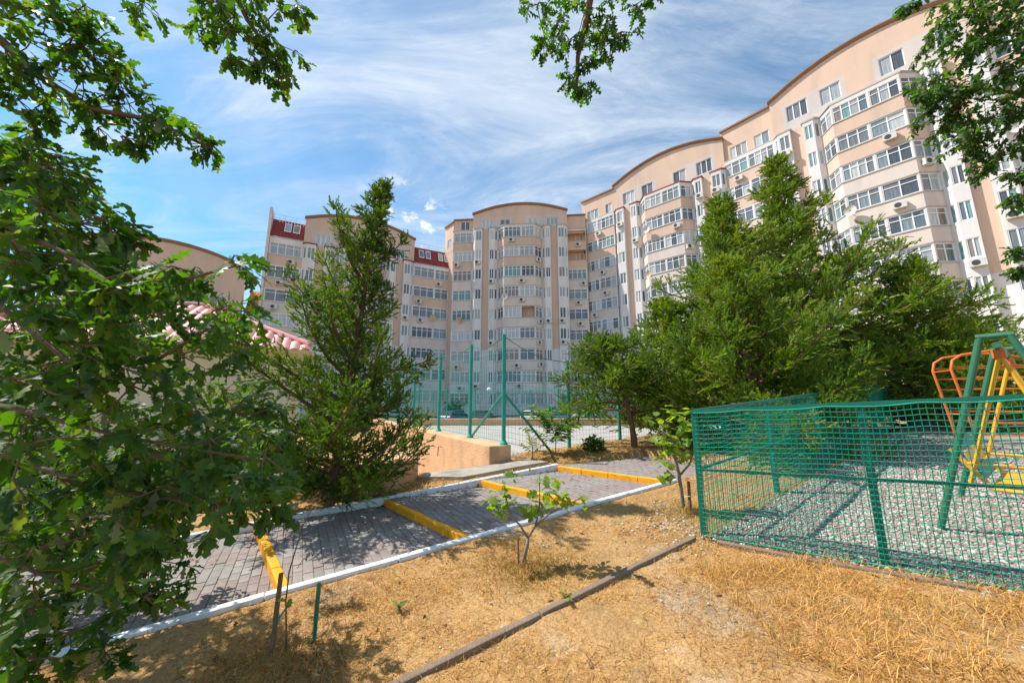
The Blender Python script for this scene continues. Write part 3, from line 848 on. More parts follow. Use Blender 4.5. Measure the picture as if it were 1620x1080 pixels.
        for i in range(N_ + 1):
            u_ = -0.12 + (width + 0.24) * i / N_; z = arch(min(max(u_, 0), width))
            pr.append([(L2(u_, v), z + h) for v, h in ((0.02, -0.22), (0.14, -0.20), (0.28, -0.02), (0.28, 0.10), (-0.35, 0.12), (-0.35, 0.03))])
        for i in range(N_):
            for k in range(6):
                k2 = (k + 1) % 6
                b.poly([(p.x - s.P.x, p.y - s.P.y, z - s.P.z) for p, z in (pr[i][k], pr[i][k2], pr[i + 1][k2], pr[i + 1][k])])
        for e in (0, N_): b.poly([(p.x - s.P.x, p.y - s.P.y, z - s.P.z) for p, z in (pr[e] if e else pr[e][::-1])])
        b.build('cornice', M['cornice'], s.root, weld=True)
        return P0 + d * width
    def flat_top(s, P0, d, width, zt, zp, depth=11.0, base=-2.5, wins=(), setback=0.0, tall=1.4, m=PE):
        """upper wall of a link with a straight parapet"""
        d = Vector(d).normalized(); n = Vector((d.y, -d.x)); P0 = Vector(P0)
        L2 = lambda u, v: P0 + d * u + n * v
        z0 = zt - 0.5
        s.face(L2(0, -setback), L2(width, -setback), z0, zp, m, [(u, u + w, zt + 0.3, zt + 0.3 + tall, 0.12) for u, w, k in wins])
        for u, w, k in wins: s.window(L2(0, -setback), L2(width, -setback), u, zt + 0.3, w, tall, k, False, 0.12)
        for (a, b_) in ((0, width),):
            p, q, p2, q2 = L2(a, -setback), L2(b_, -setback), L2(a, -depth), L2(b_, -depth)
            s.w.poly([(p.x, p.y, zp), (q.x, q.y, zp), (q2.x, q2.y, zp), (p2.x, p2.y, zp)], GR)
            s.w.poly([(q2.x, q2.y, base), (p2.x, p2.y, base), (p2.x, p2.y, zp), (q2.x, q2.y, zp)], PE)
        for u_, fl in ((0.0, 0), (width, 1)):
            p, q = L2(u_, -setback), L2(u_, -depth)
            quad = [(q.x, q.y, base), (p.x, p.y, base), (p.x, p.y, zp), (q.x, q.y, zp)]
            s.w.poly(quad if fl == 0 else quad[::-1], PE)
        b = MB()
        def fr(x, y, z): p = L2(x, y); return (p.x - s.P.x, p.y - s.P.y, z - s.P.z)
        b.box(-0.05, width + 0.05, -setback - 0.3, -setback + 0.22, zp + 0.003, zp + 0.2, fr=fr)
        b.build('cornice', M['cornice'], s.root)
    def mansard(s, P0, d, width, z0, z1, mat, back=1.3, sky=((0.8, 0.7), (2.0, 0.7)), rail=True):
        """steep tiled roof with skylights and a thin railing"""
        d = Vector(d).normalized(); n = Vector((d.y, -d.x)); P0 = Vector(P0)
        def fr(x, y, z): p = P0 + d * x + n * y; return (p.x - s.P.x, p.y - s.P.y, z - s.P.z)
        rows = max(4, int((z1 - z0) / 0.34)); cols = max(6, int(width / 0.11))
        b = MB(); idx = {}
        for j in range(rows):
            for e in (0, 1):
                f = (j + e) / rows
                for i in range(cols + 1):
                    x = width * i / cols
                    wv = 0.03 * math.sin(2 * PI * x / 0.33) + (0.04 if e == 0 else -0.0)
                    idx[j, e, i] = len(b.v); b.v.append(fr(x, 0.32 - back * f + wv, z0 + (z1 - z0) * f))
        for j in range(rows):
            for i in range(cols):
                b.f.append((idx[j, 0, i], idx[j, 0, i + 1], idx[j, 1, i + 1], idx[j, 1, i])); b.m.append(0)
                if j < rows - 1: b.f.append((idx[j, 1, i], idx[j, 1, i + 1], idx[j + 1, 0, i + 1], idx[j + 1, 0, i])); b.m.append(0)
        b.build('tile_roof', mat, s.root)
        b = MB(); b.box(-0.02, width + 0.02, -11, 0.30 - back, z1 - 0.3, z1 + 0.05, fr=fr); b.box(0, width, -11, -0.2 , -3, z0 - 0.05, fr=fr); b.build('roof_slab', M['greyw'], s.root)
        for x, w in sky:
            k = MB(); za, zb = z0 + (z1 - z0) * 0.35, z0 + (z1 - z0) * 0.85
            ya, yb = 0.32 - back * 0.35 + 0.12, 0.32 - back * 0.85 + 0.12
            for xa, xb, fa, fb in ((x, x + w, 0, 0.1), (x, x + w, 0.9, 1), (x, x + 0.07, 0.1, 0.9), (x + w - 0.07, x + w, 0.1, 0.9)):
                Y = lambda f: ya + (yb - ya) * f
                Z = lambda f: za + (zb - za) * f
                k.poly([fr(xa, Y(fa), Z(fa)), fr(xb, Y(fa), Z(fa)), fr(xb, Y(fb), Z(fb)), fr(xa, Y(fb), Z(fb))])
            o = k.build('skylight', M['pvc'], s.root, weld=True)
            g = MB(); g.poly([fr(x + 0.05, ya - 0.03, za), fr(x + w - 0.05, ya - 0.03, za), fr(x + w - 0.05, yb - 0.03, zb), fr(x + 0.05, yb - 0.03, zb)])
            g.build('pane', M['glass'], o)
        if rail:
            r = MB(); yy = 0.2 - back
            for zz_ in (0.35, 0.75): r.tube([fr(0, yy, z1 + zz_), fr(width, yy, z1 + zz_)], 0.02, 4)
            for i in range(int(width / 1.2) + 1): r.tube([fr(i * 1.2, yy, z1), fr(i * 1.2, yy, z1 + 0.8)], 0.02, 4)
            r.build('railing', M['steel'], s.root)

ARCH = [('WL', 1.45), ('P', 1.0), ('WR', 1.25), ('B', 6.4), ('WL', 1.25), ('P', 1.0), ('WR', 1.45)]
AW = sum(w for k, w in ARCH)
AWIN = [(1.3, 1.7, 3), (4.0, 1.5, 2), (8.1, 1.5, 2), (10.8, 1.7, 3)]

# centre block
B = Building('ten-storey peach block with arched roof facing the camera, in the middle behind the court', (-8.6, 51.2), False, 11)
dc = Vector((1, -0.09)).normalized()
P = Vector((-8.7, 50.6))
E1, zt = B.section(P, dc, 0, 9, [('K', 2.95)], 0.2, acp=0.35)
B.flat_top(P, dc, 2.95, zt, 28.6, wins=[(1.0, 1.4, 2)])
P = E1 + Vector((0, -0.5))
E2, zt = B.section(P, dc, 0, 9, ARCH, 0.2, opens=[(4, 1)], acp=0.4, dishp=0.17)
B.attic(P, dc, AW, zt, 29.3, 1.35, AWIN, tall=1.25)
P = E2 + Vector((0, 1.3))
E3, zt = B.section(P, dc, 0, 9, [('K', 2.9)], 0.2, opens=[(8, 0), (7, 0)], acp=0.4)
B.flat_top(P, dc, 2.9, zt, 29.0)
# turret turned away at the left end
P = Vector((-10.4, 52.6))
dt = Vector((1.7, -2.0)).normalized()
B.face(P, P + dt * 2.5, -2.5, 24.0, PE); B.flat_top(P, dt, 2.5, 24.4, 28.4, depth=5, wins=[(0.8, 1.0, 2)])
B.finish()

# right-hand range, far half and near half
dr = Vector((0.728, -0.686)).normalized()
B = Building('peach range with bay balconies and arched roof, running right from the middle block', (10.4, 50.6), True, 21)
P = Vector((10.6, 50.6))
E1, zt = B.section(P, dr, 1.15, 9, [('K', 5.3)], 0.3, acp=0.45, dishp=0.15)
B.flat_top(P, dr, 5.3, zt, 31.5, wins=[(0.9, 1.8, 3), (3.9, 1.0, 2)])
E2, zt = B.section(E1, dr, 1.15, 9, ARCH, 0.3, acp=0.4, dishp=0.17, bayroof='red')
B.attic(E1, dr, AW, zt, 32.0, 1.6, AWIN, tall=1.7, lift=0.55)
B.finish()
dn = Vector((0.63, -0.777)).normalized()
B = Building('nearest tall peach block with bay balconies, arched roof rising out of the frame at right', (24.4, 37.4), True, 33)
P = E2 + Vector((0.1, 0.35))
E3, zt = B.section(P, dn, 1.95, 9, [('K', 5.0)], 0.3, acp=0.45, dishp=0.2)
B.flat_top(P, dn, 5.0, zt, 32.9, wins=[(0.8, 1.7, 3), (3.2, 1.4, 2)])
P = E3 + Vector((-0.25, -0.2))
E4, zt = B.section(P, dn, 1.95, 9, ARCH, 0.3, opens=[(2, 1)], acp=0.4, dishp=0.17)
B.attic(P, dn, AW, zt, 33.2, 1.7, AWIN, tall=1.75, lift=1.15)
P = E4 + Vector((0.2, 0.3))
E5, zt = B.section(P, dn, 1.95, 9, [('K', 5.0)], 0.3, acp=0.4)
B.flat_top(P, dn, 5.0, zt, 32.9)
nn_ = Vector((dn.y, -dn.x)); q0, q1 = E4 - dn * 3.2 + nn_ * 0.6, E4 + dn * 5.0 + nn_ * 0.6
b = MB(); b.tube([(q.x - B.P.x, q.y - B.P.y, 5.1 - B.P.z) for q in (q0, q1)], 0.045, 8); b.build('gas_pipe', M['swing_yellow'], B.root)
B.finish()

# left block, seven storeys, dark red mansards beside the arch
dl = Vector((0.89, 0.455)).normalized()
B = Building('seven-storey peach block with dark red tiled attic roofs, left behind the conifer', (-29.6, 41.6), False, 44)
P = Vector((-29.75, 41.55))
E1, zt = B.section(P, dl, 0.45, 7, [('K', 3.6)], 0.55, acp=0.5)
B.mansard(P, dl, 3.6, zt + 0.15, zt + 2.9, M['red_tile'], sky=((1.35, 0.75), (2.3, 0.75)))
n_ = Vector((dl.y, -dl.x))
a, c_ = P + n_ * 0.45, P - n_ * 11.0
w0 = -dl * 0.3
b = MB()
prof = [(a, -2.5), (c_, -2.5), (c_, 15.5), (P - n_ * 5.5, 19.0), (P - n_ * 1.2, zt + 3.6), (a, zt + 3.8)]
f0 = [((p + w0).x - B.P.x, (p + w0).y - B.P.y, z - B.P.z) for p, z in prof]; f1 = [(p.x - B.P.x - dl.x * 0.004, p.y - B.P.y - dl.y * 0.004, z - B.P.z) for p, z in prof]
b.poly(f0[::-1]); b.poly(f1)
for i in range(6): b.poly([f0[i], f0[(i + 1) % 6], f1[(i + 1) % 6], f1[i]])
b.build('gable_wall', M['blush'], B.root, weld=True)
E1b = E1 + n_ * 0.3
E2, zt2 = B.section(E1b, dl, 0.45, 7, ARCH, 0.3, acp=0.35, bayroof='red', dishp=0.15)
B.attic(E1b, dl, AW, zt2, 25.0, 1.5, AWIN)
P = E2 - n_ * 0.3
E3, zt = B.section(P, dl, 0.45, 7, [('K', 6.2)], 0.3, acp=0.4)
B.mansard(P, dl, 6.2, zt + 0.15, zt + 3.0, M['red_tile'], sky=((0.8, 0.75), (1.8, 0.75), (3.7, 0.7), (4.6, 0.7), (5.4, 0.6)))
B.finish()

# far left block, lower, arched, with an orange tiled link
da = Vector((0.8, 0.6)).normalized()
B = Building('lower arched peach block behind the oak leaves at far left', (-42.4, 32.4), False, 55)
P = Vector((-42.5, 32.3))
E1, zt = B.section(P, da, -0.4, 4, ARCH, 0.3, acp=0.3, base=-4)
B.attic(P, da, AW, zt, 17.3, 1.5, [(1.3, 1.5, 2), (4.4, 1.2, 2), (8.2, 1.2, 2), (10.9, 1.5, 2)])
P = E1 + Vector((0.2, 0.3)); dk = Vector((2.3, 1.3)).normalized()
E2, zt = B.section(P, dk, -0.4, 4, [('K', 3.3)], 0.2)
B.mansard(P, dk, 3.3, zt + 0.15, zt + 3.8, M['orange_tile'], back=3.4, sky=(), rail=False)
B.finish()

# ------------------------------------------------------------------ small house with a pink tiled hip roof
def house():
    O = Vector((-14.6, 9.45)); dh = Vector((0.88, 0.475)).normalized(); nh = Vector((dh.y, -dh.x))
    L = 7.6; D = 7.0; EV = 3.62; OV = 0.45; RZ = 5.5; z0 = -0.9
    root = empty('tiled_house', (O.x, O.y, z0)); tag(root, 'cream one-storey house with pink tiled hip roof behind the oak leaves', 'house')
    wallm = material('cream_render', (0.62, 0.58, 0.44), 0.9, 0.08, 1.5, 0.3, 20)
    tilem = material('pink_roof_tile', (0.58, 0.235, 0.215), 0.55, 0.12, 3, objvar=0.12)
    fas = material('white_gutter', (0.72, 0.70, 0.62), 0.6, 0.08, 2)
    def fr(x, y, z): p = O + dh * x + nh * y; return (p.x - O.x, p.y - O.y, z - z0)
    b = MB(); b.box(0, L, -D, 0, z0, EV - 0.25, fr=fr); b.build('wall', wallm, root)
    b = MB(); b.box(-OV, L + OV, -D - OV, OV, EV - 0.25, EV - 0.08, fr=fr); b.build('soffit', fas, root)
    b = MB(); b.box(-OV - 0.02, L + OV + 0.02, OV + 0.003, OV + 0.13, EV - 0.2, EV - 0.04, fr=fr); b.box(L + OV + 0.003, L + OV + 0.13, -D - OV, OV + 0.002, EV - 0.2, EV - 0.04, fr=fr); b.build('gutter', fas, root, bevel=0.02)
    half = (D + 2 * OV) / 2; slope = (RZ - EV) / half
    # deck under the tiles
    b = MB(); A = [(-OV, OV), (L + OV, OV), (L + OV, -D - OV), (-OV, -D - OV)]
    ra, rb = (-OV + half, OV - half), (L + OV - half, OV - half)
    P4 = [fr(*a, EV - 0.07) for a in A]; r0 = fr(*ra, RZ - 0.07); r1 = fr(*rb, RZ - 0.07)
    b.poly([P4[0], P4[1], r1, r0]); b.poly([P4[1], P4[2], r1]); b.poly([P4[2], P4[3], r0, r1]); b.poly([P4[3], P4[0], r0]); b.poly(P4[::-1])
    deck = b.build('roof', tilem, root, weld=True)
    # one curved tile, shared
    tw, tl = 0.30, 0.36
    def tile_mesh():
        b = MB(); n = 6
        for e in (0, 1):
            for i in range(n + 1):
                x = tw * i / n; h = 0.055 * math.sin(PI * i / n) + (0.035 if e == 0 else 0.0)
                b.v.append((x, -tl * 1.12 * e, h))
        for i in range(n): b.f.append((i, i + 1, n + 2 + i, n + 1 + i)); b.m.append(0)
        for i in range(n + 1): b.v.append((tw * i / n, 0, 0.0))
        for i in range(n): b.f.append((i + 1, i, 2 * n + 2 + i, 2 * n + 3 + i)); b.m.append(0)
        return b.mesh('roof_tile', tilem)
    tm = tile_mesh()
    ang = math.atan(slope); rz = math.atan2(dh.y, dh.x)
    # right-hand tiles of the front face are the ones in sight
    rows = int(half / math.cos(ang) / tl)
    cand = []
    for j in range(rows + 1):
        yb = OV - j * tl * math.cos(ang); zb = EV + (OV - yb) * slope
        inset = (OV - yb)
        for i in range(int((L + 2 * OV) / tw) + 1):
            x = L + OV - (i + 1) * tw
            if x + tw * 0.5 > L + OV - inset or x + tw * 0.5 < -OV + inset: continue
            cand.append((x, yb, zb))
    cand.sort(key=lambda c: -c[0])
    for x, y, z in cand[:290]:
        o = link('roof_tile', tm, deck); o.location = fr(x, y + 0.02, z - 0.03)
        o.rotation_euler = Matrix.Rotation(rz, 3, 'Z').to_4x4().to_3x3().__matmul__(Matrix.Rotation(ang, 3, 'X')).to_euler()
    # hip and ridge caps
    b = MB()
    for p, q in ((P4[1], r1), (r0, r1), (P4[0], r0)):
        p = Vector(p) + Vector((0, 0, 0.12)); q = Vector(q) + Vector((0, 0, 0.12)); b.tube([p, q], 0.10, 8)
    b.build('ridge_caps', tilem, root)
house()

# ------------------------------------------------------------------ green net fence round the playground
def net(b, P, Q, zlo, zhi, cell, r=0.0034, sag=0.008, seed=0, hang=4):
    """knotted cord net between plan points P and Q; zlo/zhi are functions of the distance along"""
    rnd = random.Random(seed); d = (Q - P); L = d.length; d = d / L; n = Vector((d.y, -d.x))
    nc = int(L / cell); nr = int((zhi(0) - zlo(0)) / cell)
    ph = rnd.uniform(0, 6)
    def pt(i, j):
        s = L * i / nc; f = j / nr
        zt_ = zhi(s) - 0.016 * abs(math.sin(PI * s / 0.62 + ph)) * (1 if sag else 0)
        z = zlo(s) + (zt_ - zlo(s)) * f
        off = sag * math.sin(3.1 * s + ph) * math.sin(PI * f) + sag * 0.8 * math.sin(7.3 * s + 4 * f + ph) * 0.5
        wob = 0.005 * math.sin(5 * f + 2.3 * s + ph) + 0.002 * math.sin(9 * f + 5 * s)
        q = P + d * (s + wob) + n * (off + 0.03)
        return (q.x, q.y, z + 0.0015 * math.sin(11 * s + 7 * f))
    for i in range(nc + 1): b.tube([pt(i, j) for j in range(nr + 1)], r, 3, caps=False)
    for j in range(nr + 1): b.tube([pt(i, j) for i in range(nc + 1)], r * (2.2 if j in (0, nr) else 1), 3, caps=False)

def net_fence():
    C0 = Vector((1.97, 3.99)); df = Vector((0.815, -0.58)).normalized(); ds = Vector((0.81, 0.585)).normalized()
    root = empty('net_fence', (C0.x, C0.y, 0.25)); off = Vector((-C0.x, -C0.y, -0.25))
    tag(root, 'waist-high green net fence with steel posts round the gravel playground', 'fence')
    top = lambda s: 1.512 + 0.060 * s
    mid = lambda s: 0.905 + 0.042 * s
    LF = 4.4
    def part(b, name, mat, **k): o = b.build(name, mat, root, **k); o.location = off; return o
    for s in (0.0, 1.34, 2.70, 4.05):
        p = C0 + df * s; b = MB(); h = 0.026
        def fr(x, y, z, p=p): q = p + df * x - Vector((df.y, -df.x)) * y; return (q.x, q.y, z)
        b.box(-h, h, 0.0, 2 * h, tz(p.x, p.y) - 0.3, top(s) - 0.022, fr=fr); part(b, 'post', M['green_paint'], bevel=0.004)
    def rail(dv, s0, s1, zf, name, hw=0.018):
        b = MB(); nv = Vector((dv.y, -dv.x))
        a, e = C0 + dv * s0, C0 + dv * s1
        pts = [a - nv * (-hw), e - nv * (-hw), e - nv * hw, a - nv * hw]
        b.v = [(p.x, p.y, z) for p, z in zip(pts, [zf(s0) - hw, zf(s1) - hw, zf(s1) - hw, zf(s0) - hw])] + [(p.x, p.y, z) for p, z in zip(pts, [zf(s0) + hw, zf(s1) + hw, zf(s1) + hw, zf(s0) + hw])]
        b.f = [(0, 3, 2, 1), (4, 5, 6, 7), (0, 1, 5, 4), (1, 2, 6, 5), (2, 3, 7, 6), (3, 0, 4, 7)]; b.m = [0] * 6
        return part(b, name, M['green_paint'])
    rail(df, -0.03, LF, top, 'top_rail'); rail(df, 0.03, LF, mid, 'middle_rail', 0.012)
    b = MB(); net(b, C0, C0 + df * LF, lambda s: 0.27 + 0.016 * s, lambda s: top(s) - 0.01, 0.043, seed=1); o = part(b, 'net', M['green_rope']); o['kind'] = 'stuff'
    # side run going back along the path
    ts = lambda s: 1.512 + 0.058 * s
    ms = lambda s: 0.905 + 0.060 * s
    LS = 10.5
    for s in np.arange(2.0, LS + 0.1, 2.1):
        p = C0 + ds * s; b = MB(); h = 0.026
        def fr(x, y, z, p=p): q = p + ds * x - Vector((ds.y, -ds.x)) * y; return (q.x, q.y, z)
        b.box(-h, h, -h, h, tz(p.x, p.y) - 0.3, ts(s) - 0.02, fr=fr); part(b, 'post', M['green_paint'], bevel=0.004)
    rail(ds, 0.05, LS, ts, 'top_rail'); rail(ds, 0.05, LS, ms, 'middle_rail', 0.012)
    b = MB(); net(b, C0 + ds * 0.03, C0 + ds * LS, lambda s: 0.28 + 0.066 * s, lambda s: ts(s) - 0.01, 0.05, seed=2); o = part(b, 'net', M['green_rope']); o['kind'] = 'stuff'
net_fence()

# ------------------------------------------------------------------ tall court fence on the retaining wall
def court_fence():
    root = empty('court_fence', (-0.1, 8.3, 0.7)); off = Vector((0.1, -8.3, -0.7))
    tag(root, 'tall turquoise-green court fence with braced corner post on the peach wall', 'fence')
    def part(b, name, mat, **k): o = b.build(name, mat, root, **k); o.location = off; return o
    posts = []
    for s, top in ((0.12, 3.15), (1.97, 3.17), (4.5, 3.2), (7.6, 3.25), (10.4, 3.3), (13.2, 3.3)):
        x, y = wall_pt(s, 0.40); posts.append((x, y, 0.70, top))
    right = [(1.48, 9.62, 0.15, 2.72), (3.12, 10.72, 0.15, 2.75), (5.6, 12.2, 0.15, 2.75), (8.2, 13.8, 0.15, 2.75)]
    for i, (x, y, z, t) in enumerate(posts + right):
        b = MB(); b.tube([(x, y, z - 0.1), (x, y, t)], 0.048, 10); part(b, 'post', M['court_green'])
        if z > 0.5:
            b = MB(); b.tube([(x, y, z + 0.002), (x, y, z + 0.03), (x, y, z + 0.09)], [0.1, 0.09, 0.05], 10); part(b, 'base_flange', M['court_green'])
    cx_, cy_ = posts[0][:2]
    p2 = posts[1]; r1 = right[0]
    b = MB(); b.tube([(cx_, cy_, 1.82), (p2[0] + 0.05, p2[1] - 0.03, 0.74)], 0.03, 8); part(b, 'brace', M['court_green'])
    b = MB(); b.tube([(cx_, cy_, 1.82), (r1[0] - 0.35, r1[1] - 0.25, 0.2)], 0.03, 8); part(b, 'brace', M['court_green'])
    runs = [(posts[i], posts[i + 1]) for i in range(len(posts) - 1)] + [(posts[0], right[0])] + [(right[i], right[i + 1]) for i in range(3)]
    for k, (p, q) in enumerate(runs):
        b = MB(); pts = []
        for f in np.linspace(0, 1, 9):
            pts.append((p[0] + (q[0] - p[0]) * f, p[1] + (q[1] - p[1]) * f, p[3] - 0.04 + (q[3] - p[3]) * f - 0.16 * math.sin(PI * f)))
        b.tube(pts, 0.009, 5); part(b, 'cable', M['green_paint'])
        P_, Q_ = Vector(p[:2]), Vector(q[:2]); L = (Q_ - P_).length
        lo = lambda s: (p[2] + (q[2] - p[2]) * s / L) + 0.06
        hi = lambda s: min(p[3], q[3]) - 0.35 if k < 5 else 2.25
        b = MB(); net(b, P_, Q_, lo, hi, 0.11, 0.0030, 0.012, 60 + k); o = part(b, 'net', M['green_rope']); o['kind'] = 'stuff'
court_fence()

def far_fence():
    root = empty('far_court_fence', (-8, 24.2, -0.2)); off = Vector((8, -24.2, 0.2))
    tag(root, 'green mesh fence with thin posts beyond the court, before the parked cars', 'fence')
    xs = np.arange(-8, 15, 1.85)
    for x in xs:
        b = MB(); b.tube([(x, 24.2, -0.6), (x, 24.2, 2.55 + 0.12 * math.sin(x * 3))], 0.042, 8); o = b.build('post', M['court_green'], root); o.location = off
    b = MB(); net(b, Vector((-8, 24.2)), Vector((14.3, 24.2)), lambda s: 0.3, lambda s: 2.4, 0.2, 0.005, 0.01, 77); o = b.build('net', M['green_rope'], root); o.location = off; o['kind'] = 'stuff'
    for z in (0.45, 2.42):
        b = MB(); b.tube([(-8, 24.2, z), (14.3, 24.2, z)], 0.02, 5); o = b.build('rail', M['court_green'], root); o.location = off
far_fence()
# dark bollard-like railing posts on the low wall's court side
root = empty('low_railing', (1.0, 23.1, 0.2)); tag(root, 'row of short dark posts with a rail along the far edge of the court', 'railing')
for i in range(11):
    b = MB(); b.tube([(i * 1.05, 0, 0), (i * 1.05, 0, 0.33)], 0.03, 6); b.build('post', M['ac_fan'], root)
b = MB(); b.tube([(-0.1, 0, 0.34), (10.6, 0, 0.34)], 0.02, 6); b.build('rail', M['ac_fan'], root)

# lamp with a globe in front of the middle block
root = empty('street_lamp', (-2.3, 36.5, -0.6)); tag(root, 'slim street lamp with a white globe in front of the middle block', 'lamp')
b = MB(); b.tube([(0, 0, 0), (0, 0, 3.3)], 0.05, 8); b.build('pole', M['steel'], root)
b = MB()
for k in range(7):
    for i in range(12):
        a = 2 * PI * i / 12; f = PI * (k + 0.5) / 7; b.v.append((0.24 * math.sin(f) * math.cos(a), 0.24 * math.sin(f) * math.sin(a), 3.5 - 0.24 * math.cos(f)))
for k in range(6):
    for i in range(12): b.f.append((k * 12 + i, k * 12 + (i + 1) % 12, k * 12 + 12 + (i + 1) % 12, k * 12 + 12 + i)); b.m.append(0)
b.f.append(tuple(range(11, -1, -1))); b.f.append(tuple(range(72, 84))); b.m += [0, 0]
b.build('globe', M['pvc'], root, smooth=True)

# ------------------------------------------------------------------ parked cars
def car(label, loc, rz, col, suv=False):
    root = empty('parked_car', loc, rz); tag(root, label, 'car', 'cars parked along the street')
    paint = material('car_paint_' + label.split()[0], col, 0.28, 0.03, 2, spec=0.5); glass = M['car_glass']
    h = 0.16 if suv else 0.0
    prof = [(-2.1, 0.35), (-2.14, 0.62), (-2.08, 0.92 + h), (-1.9, 0.98 + h), (0.75, 0.95 + h), (1.75, 0.82 + h), (2.08, 0.66), (2.1, 0.35), (1.75, 0.24), (-1.8, 0.24)]
    b = MB(); n = len(prof)
    ws = [(-0.86, 0.97), (-0.72, 1.0), (0.72, 1.0), (0.86, 0.97)]
    for y, k in ws:
        for x, z in prof: b.v.append((x * k, y, z - (0.02 if abs(y) > 0.8 else 0)))
    for r in range(3):
        for i in range(n):
            j = (i + 1) % n; b.f.append((r * n + j, r * n + i, (r + 1) * n + i, (r + 1) * n + j)); b.m.append(0)
    b.f.append(tuple(range(n))); b.f.append(tuple(reversed(range(3 * n, 4 * n)))); b.m += [0, 0]
    b.build('body', paint, root, bevel=0.03)
    t = 1.45 + h
    lo = [(-1.95, 0.95 + h), (0.95, 0.92 + h)]; hi = [(-1.55, t), (0.1, t)]
    def cab(y0, y1, m, name, pts):
        b = MB(); k = len(pts)
        b.v = [(x, y0 * w, z) for x, z, w in pts] + [(x, y1 * w, z) for x, z, w in pts]
        for i in range(k): b.f.append((i, (i + 1) % k, k + (i + 1) % k, k + i)); b.m.append(0)
        b.f.append(tuple(reversed(range(k)))); b.f.append(tuple(range(k, 2 * k))); b.m += [0, 0]
        return b.build(name, m, root, bevel=0.025)
    cab(-1, 1, glass, 'glasshouse', [(-1.95, 0.94 + h, .80), (0.95, 0.92 + h, .80), (0.12, t - 0.05, .64), (-1.6, t - 0.05, .64)])
    cab(-1, 1, paint, 'roof_panel', [(-1.66, t - 0.045, .66), (0.16, t - 0.045, .66), (-0.05, t + 0.02, .60), (-1.45, t + 0.02, .60)])
    for y in (-0.78, 0.78):
        for x in (-0.62,):
            b = MB(); s_ = 1 if y > 0 else -1
            b.poly([(x - 0.05, s_ * .805, 0.93 + h), (x + 0.05, s_ * .805, 0.93 + h), (x + 0.03, s_ * .65, t - 0.03), (x - 0.07, s_ * .65, t - 0.03)][::s_]); b.build('pillar', paint, root)
    for x in (-1.3, 1.3):
        for y in (-0.80, 0.80):
            b = MB(); b.tube([(x, y - 0.1, 0.31), (x, y + 0.1, 0.31)], 0.31, 16); w = b.build('wheel', M['tyre'], root)
            b = MB(); s_ = 1 if y > 0 else -1; b.tube([(x, y + s_ * 0.101, 0.31), (x, y + s_ * 0.112, 0.31)], 0.19, 12); b.build('rim', M['steel'], w)
    for y in (-0.68, 0.68):
        b = MB(); b.box(-2.135, -2.06, y - 0.13, y + 0.13, 0.68, 0.9 + h); b.build('tail_light', M['tail'], root)
        b = MB(); b.box(2.0, 2.06, y - 0.15, y + 0.15, 0.6, 0.72); b.build('headlight', M['pvc'], root)
    b = MB(); b.box(-2.15, -2.13, -0.26, 0.26, 0.5, 0.62); b.build('number_plate', M['pvc'], root)
M['car_glass'] = material('car_glass', (0.03, 0.035, 0.04), 0.06, 0.02, 2, spec=0.6)
M['tyre'] = material('tyre', (0.03, 0.03, 0.03), 0.9, 0.1, 5)
M['tail'] = material('tail_lamp', (0.45, 0.02, 0.02), 0.3, 0.1, 5)
CZ = -0.62
car('white estate car parked at the right end of the row, beyond the green fence', (7.6, 37.5, CZ), R(105), (0.72, 0.73, 0.74), True)
car('bright blue hatchback parked next to the white estate car', (4.75, 38.6, CZ), R(95), (0.03, 0.19, 0.42))
car('white hatchback parked behind the braced corner post', (2.0, 37.6, CZ), R(80), (0.70, 0.70, 0.70))
car('dark grey car parked left of the white hatchback', (-2.9, 38.2, CZ), R(75), (0.05, 0.055, 0.06))
car('deep blue car parked at the left end of the row', (-5.6, 37.8, CZ), R(60), (0.03, 0.08, 0.26))

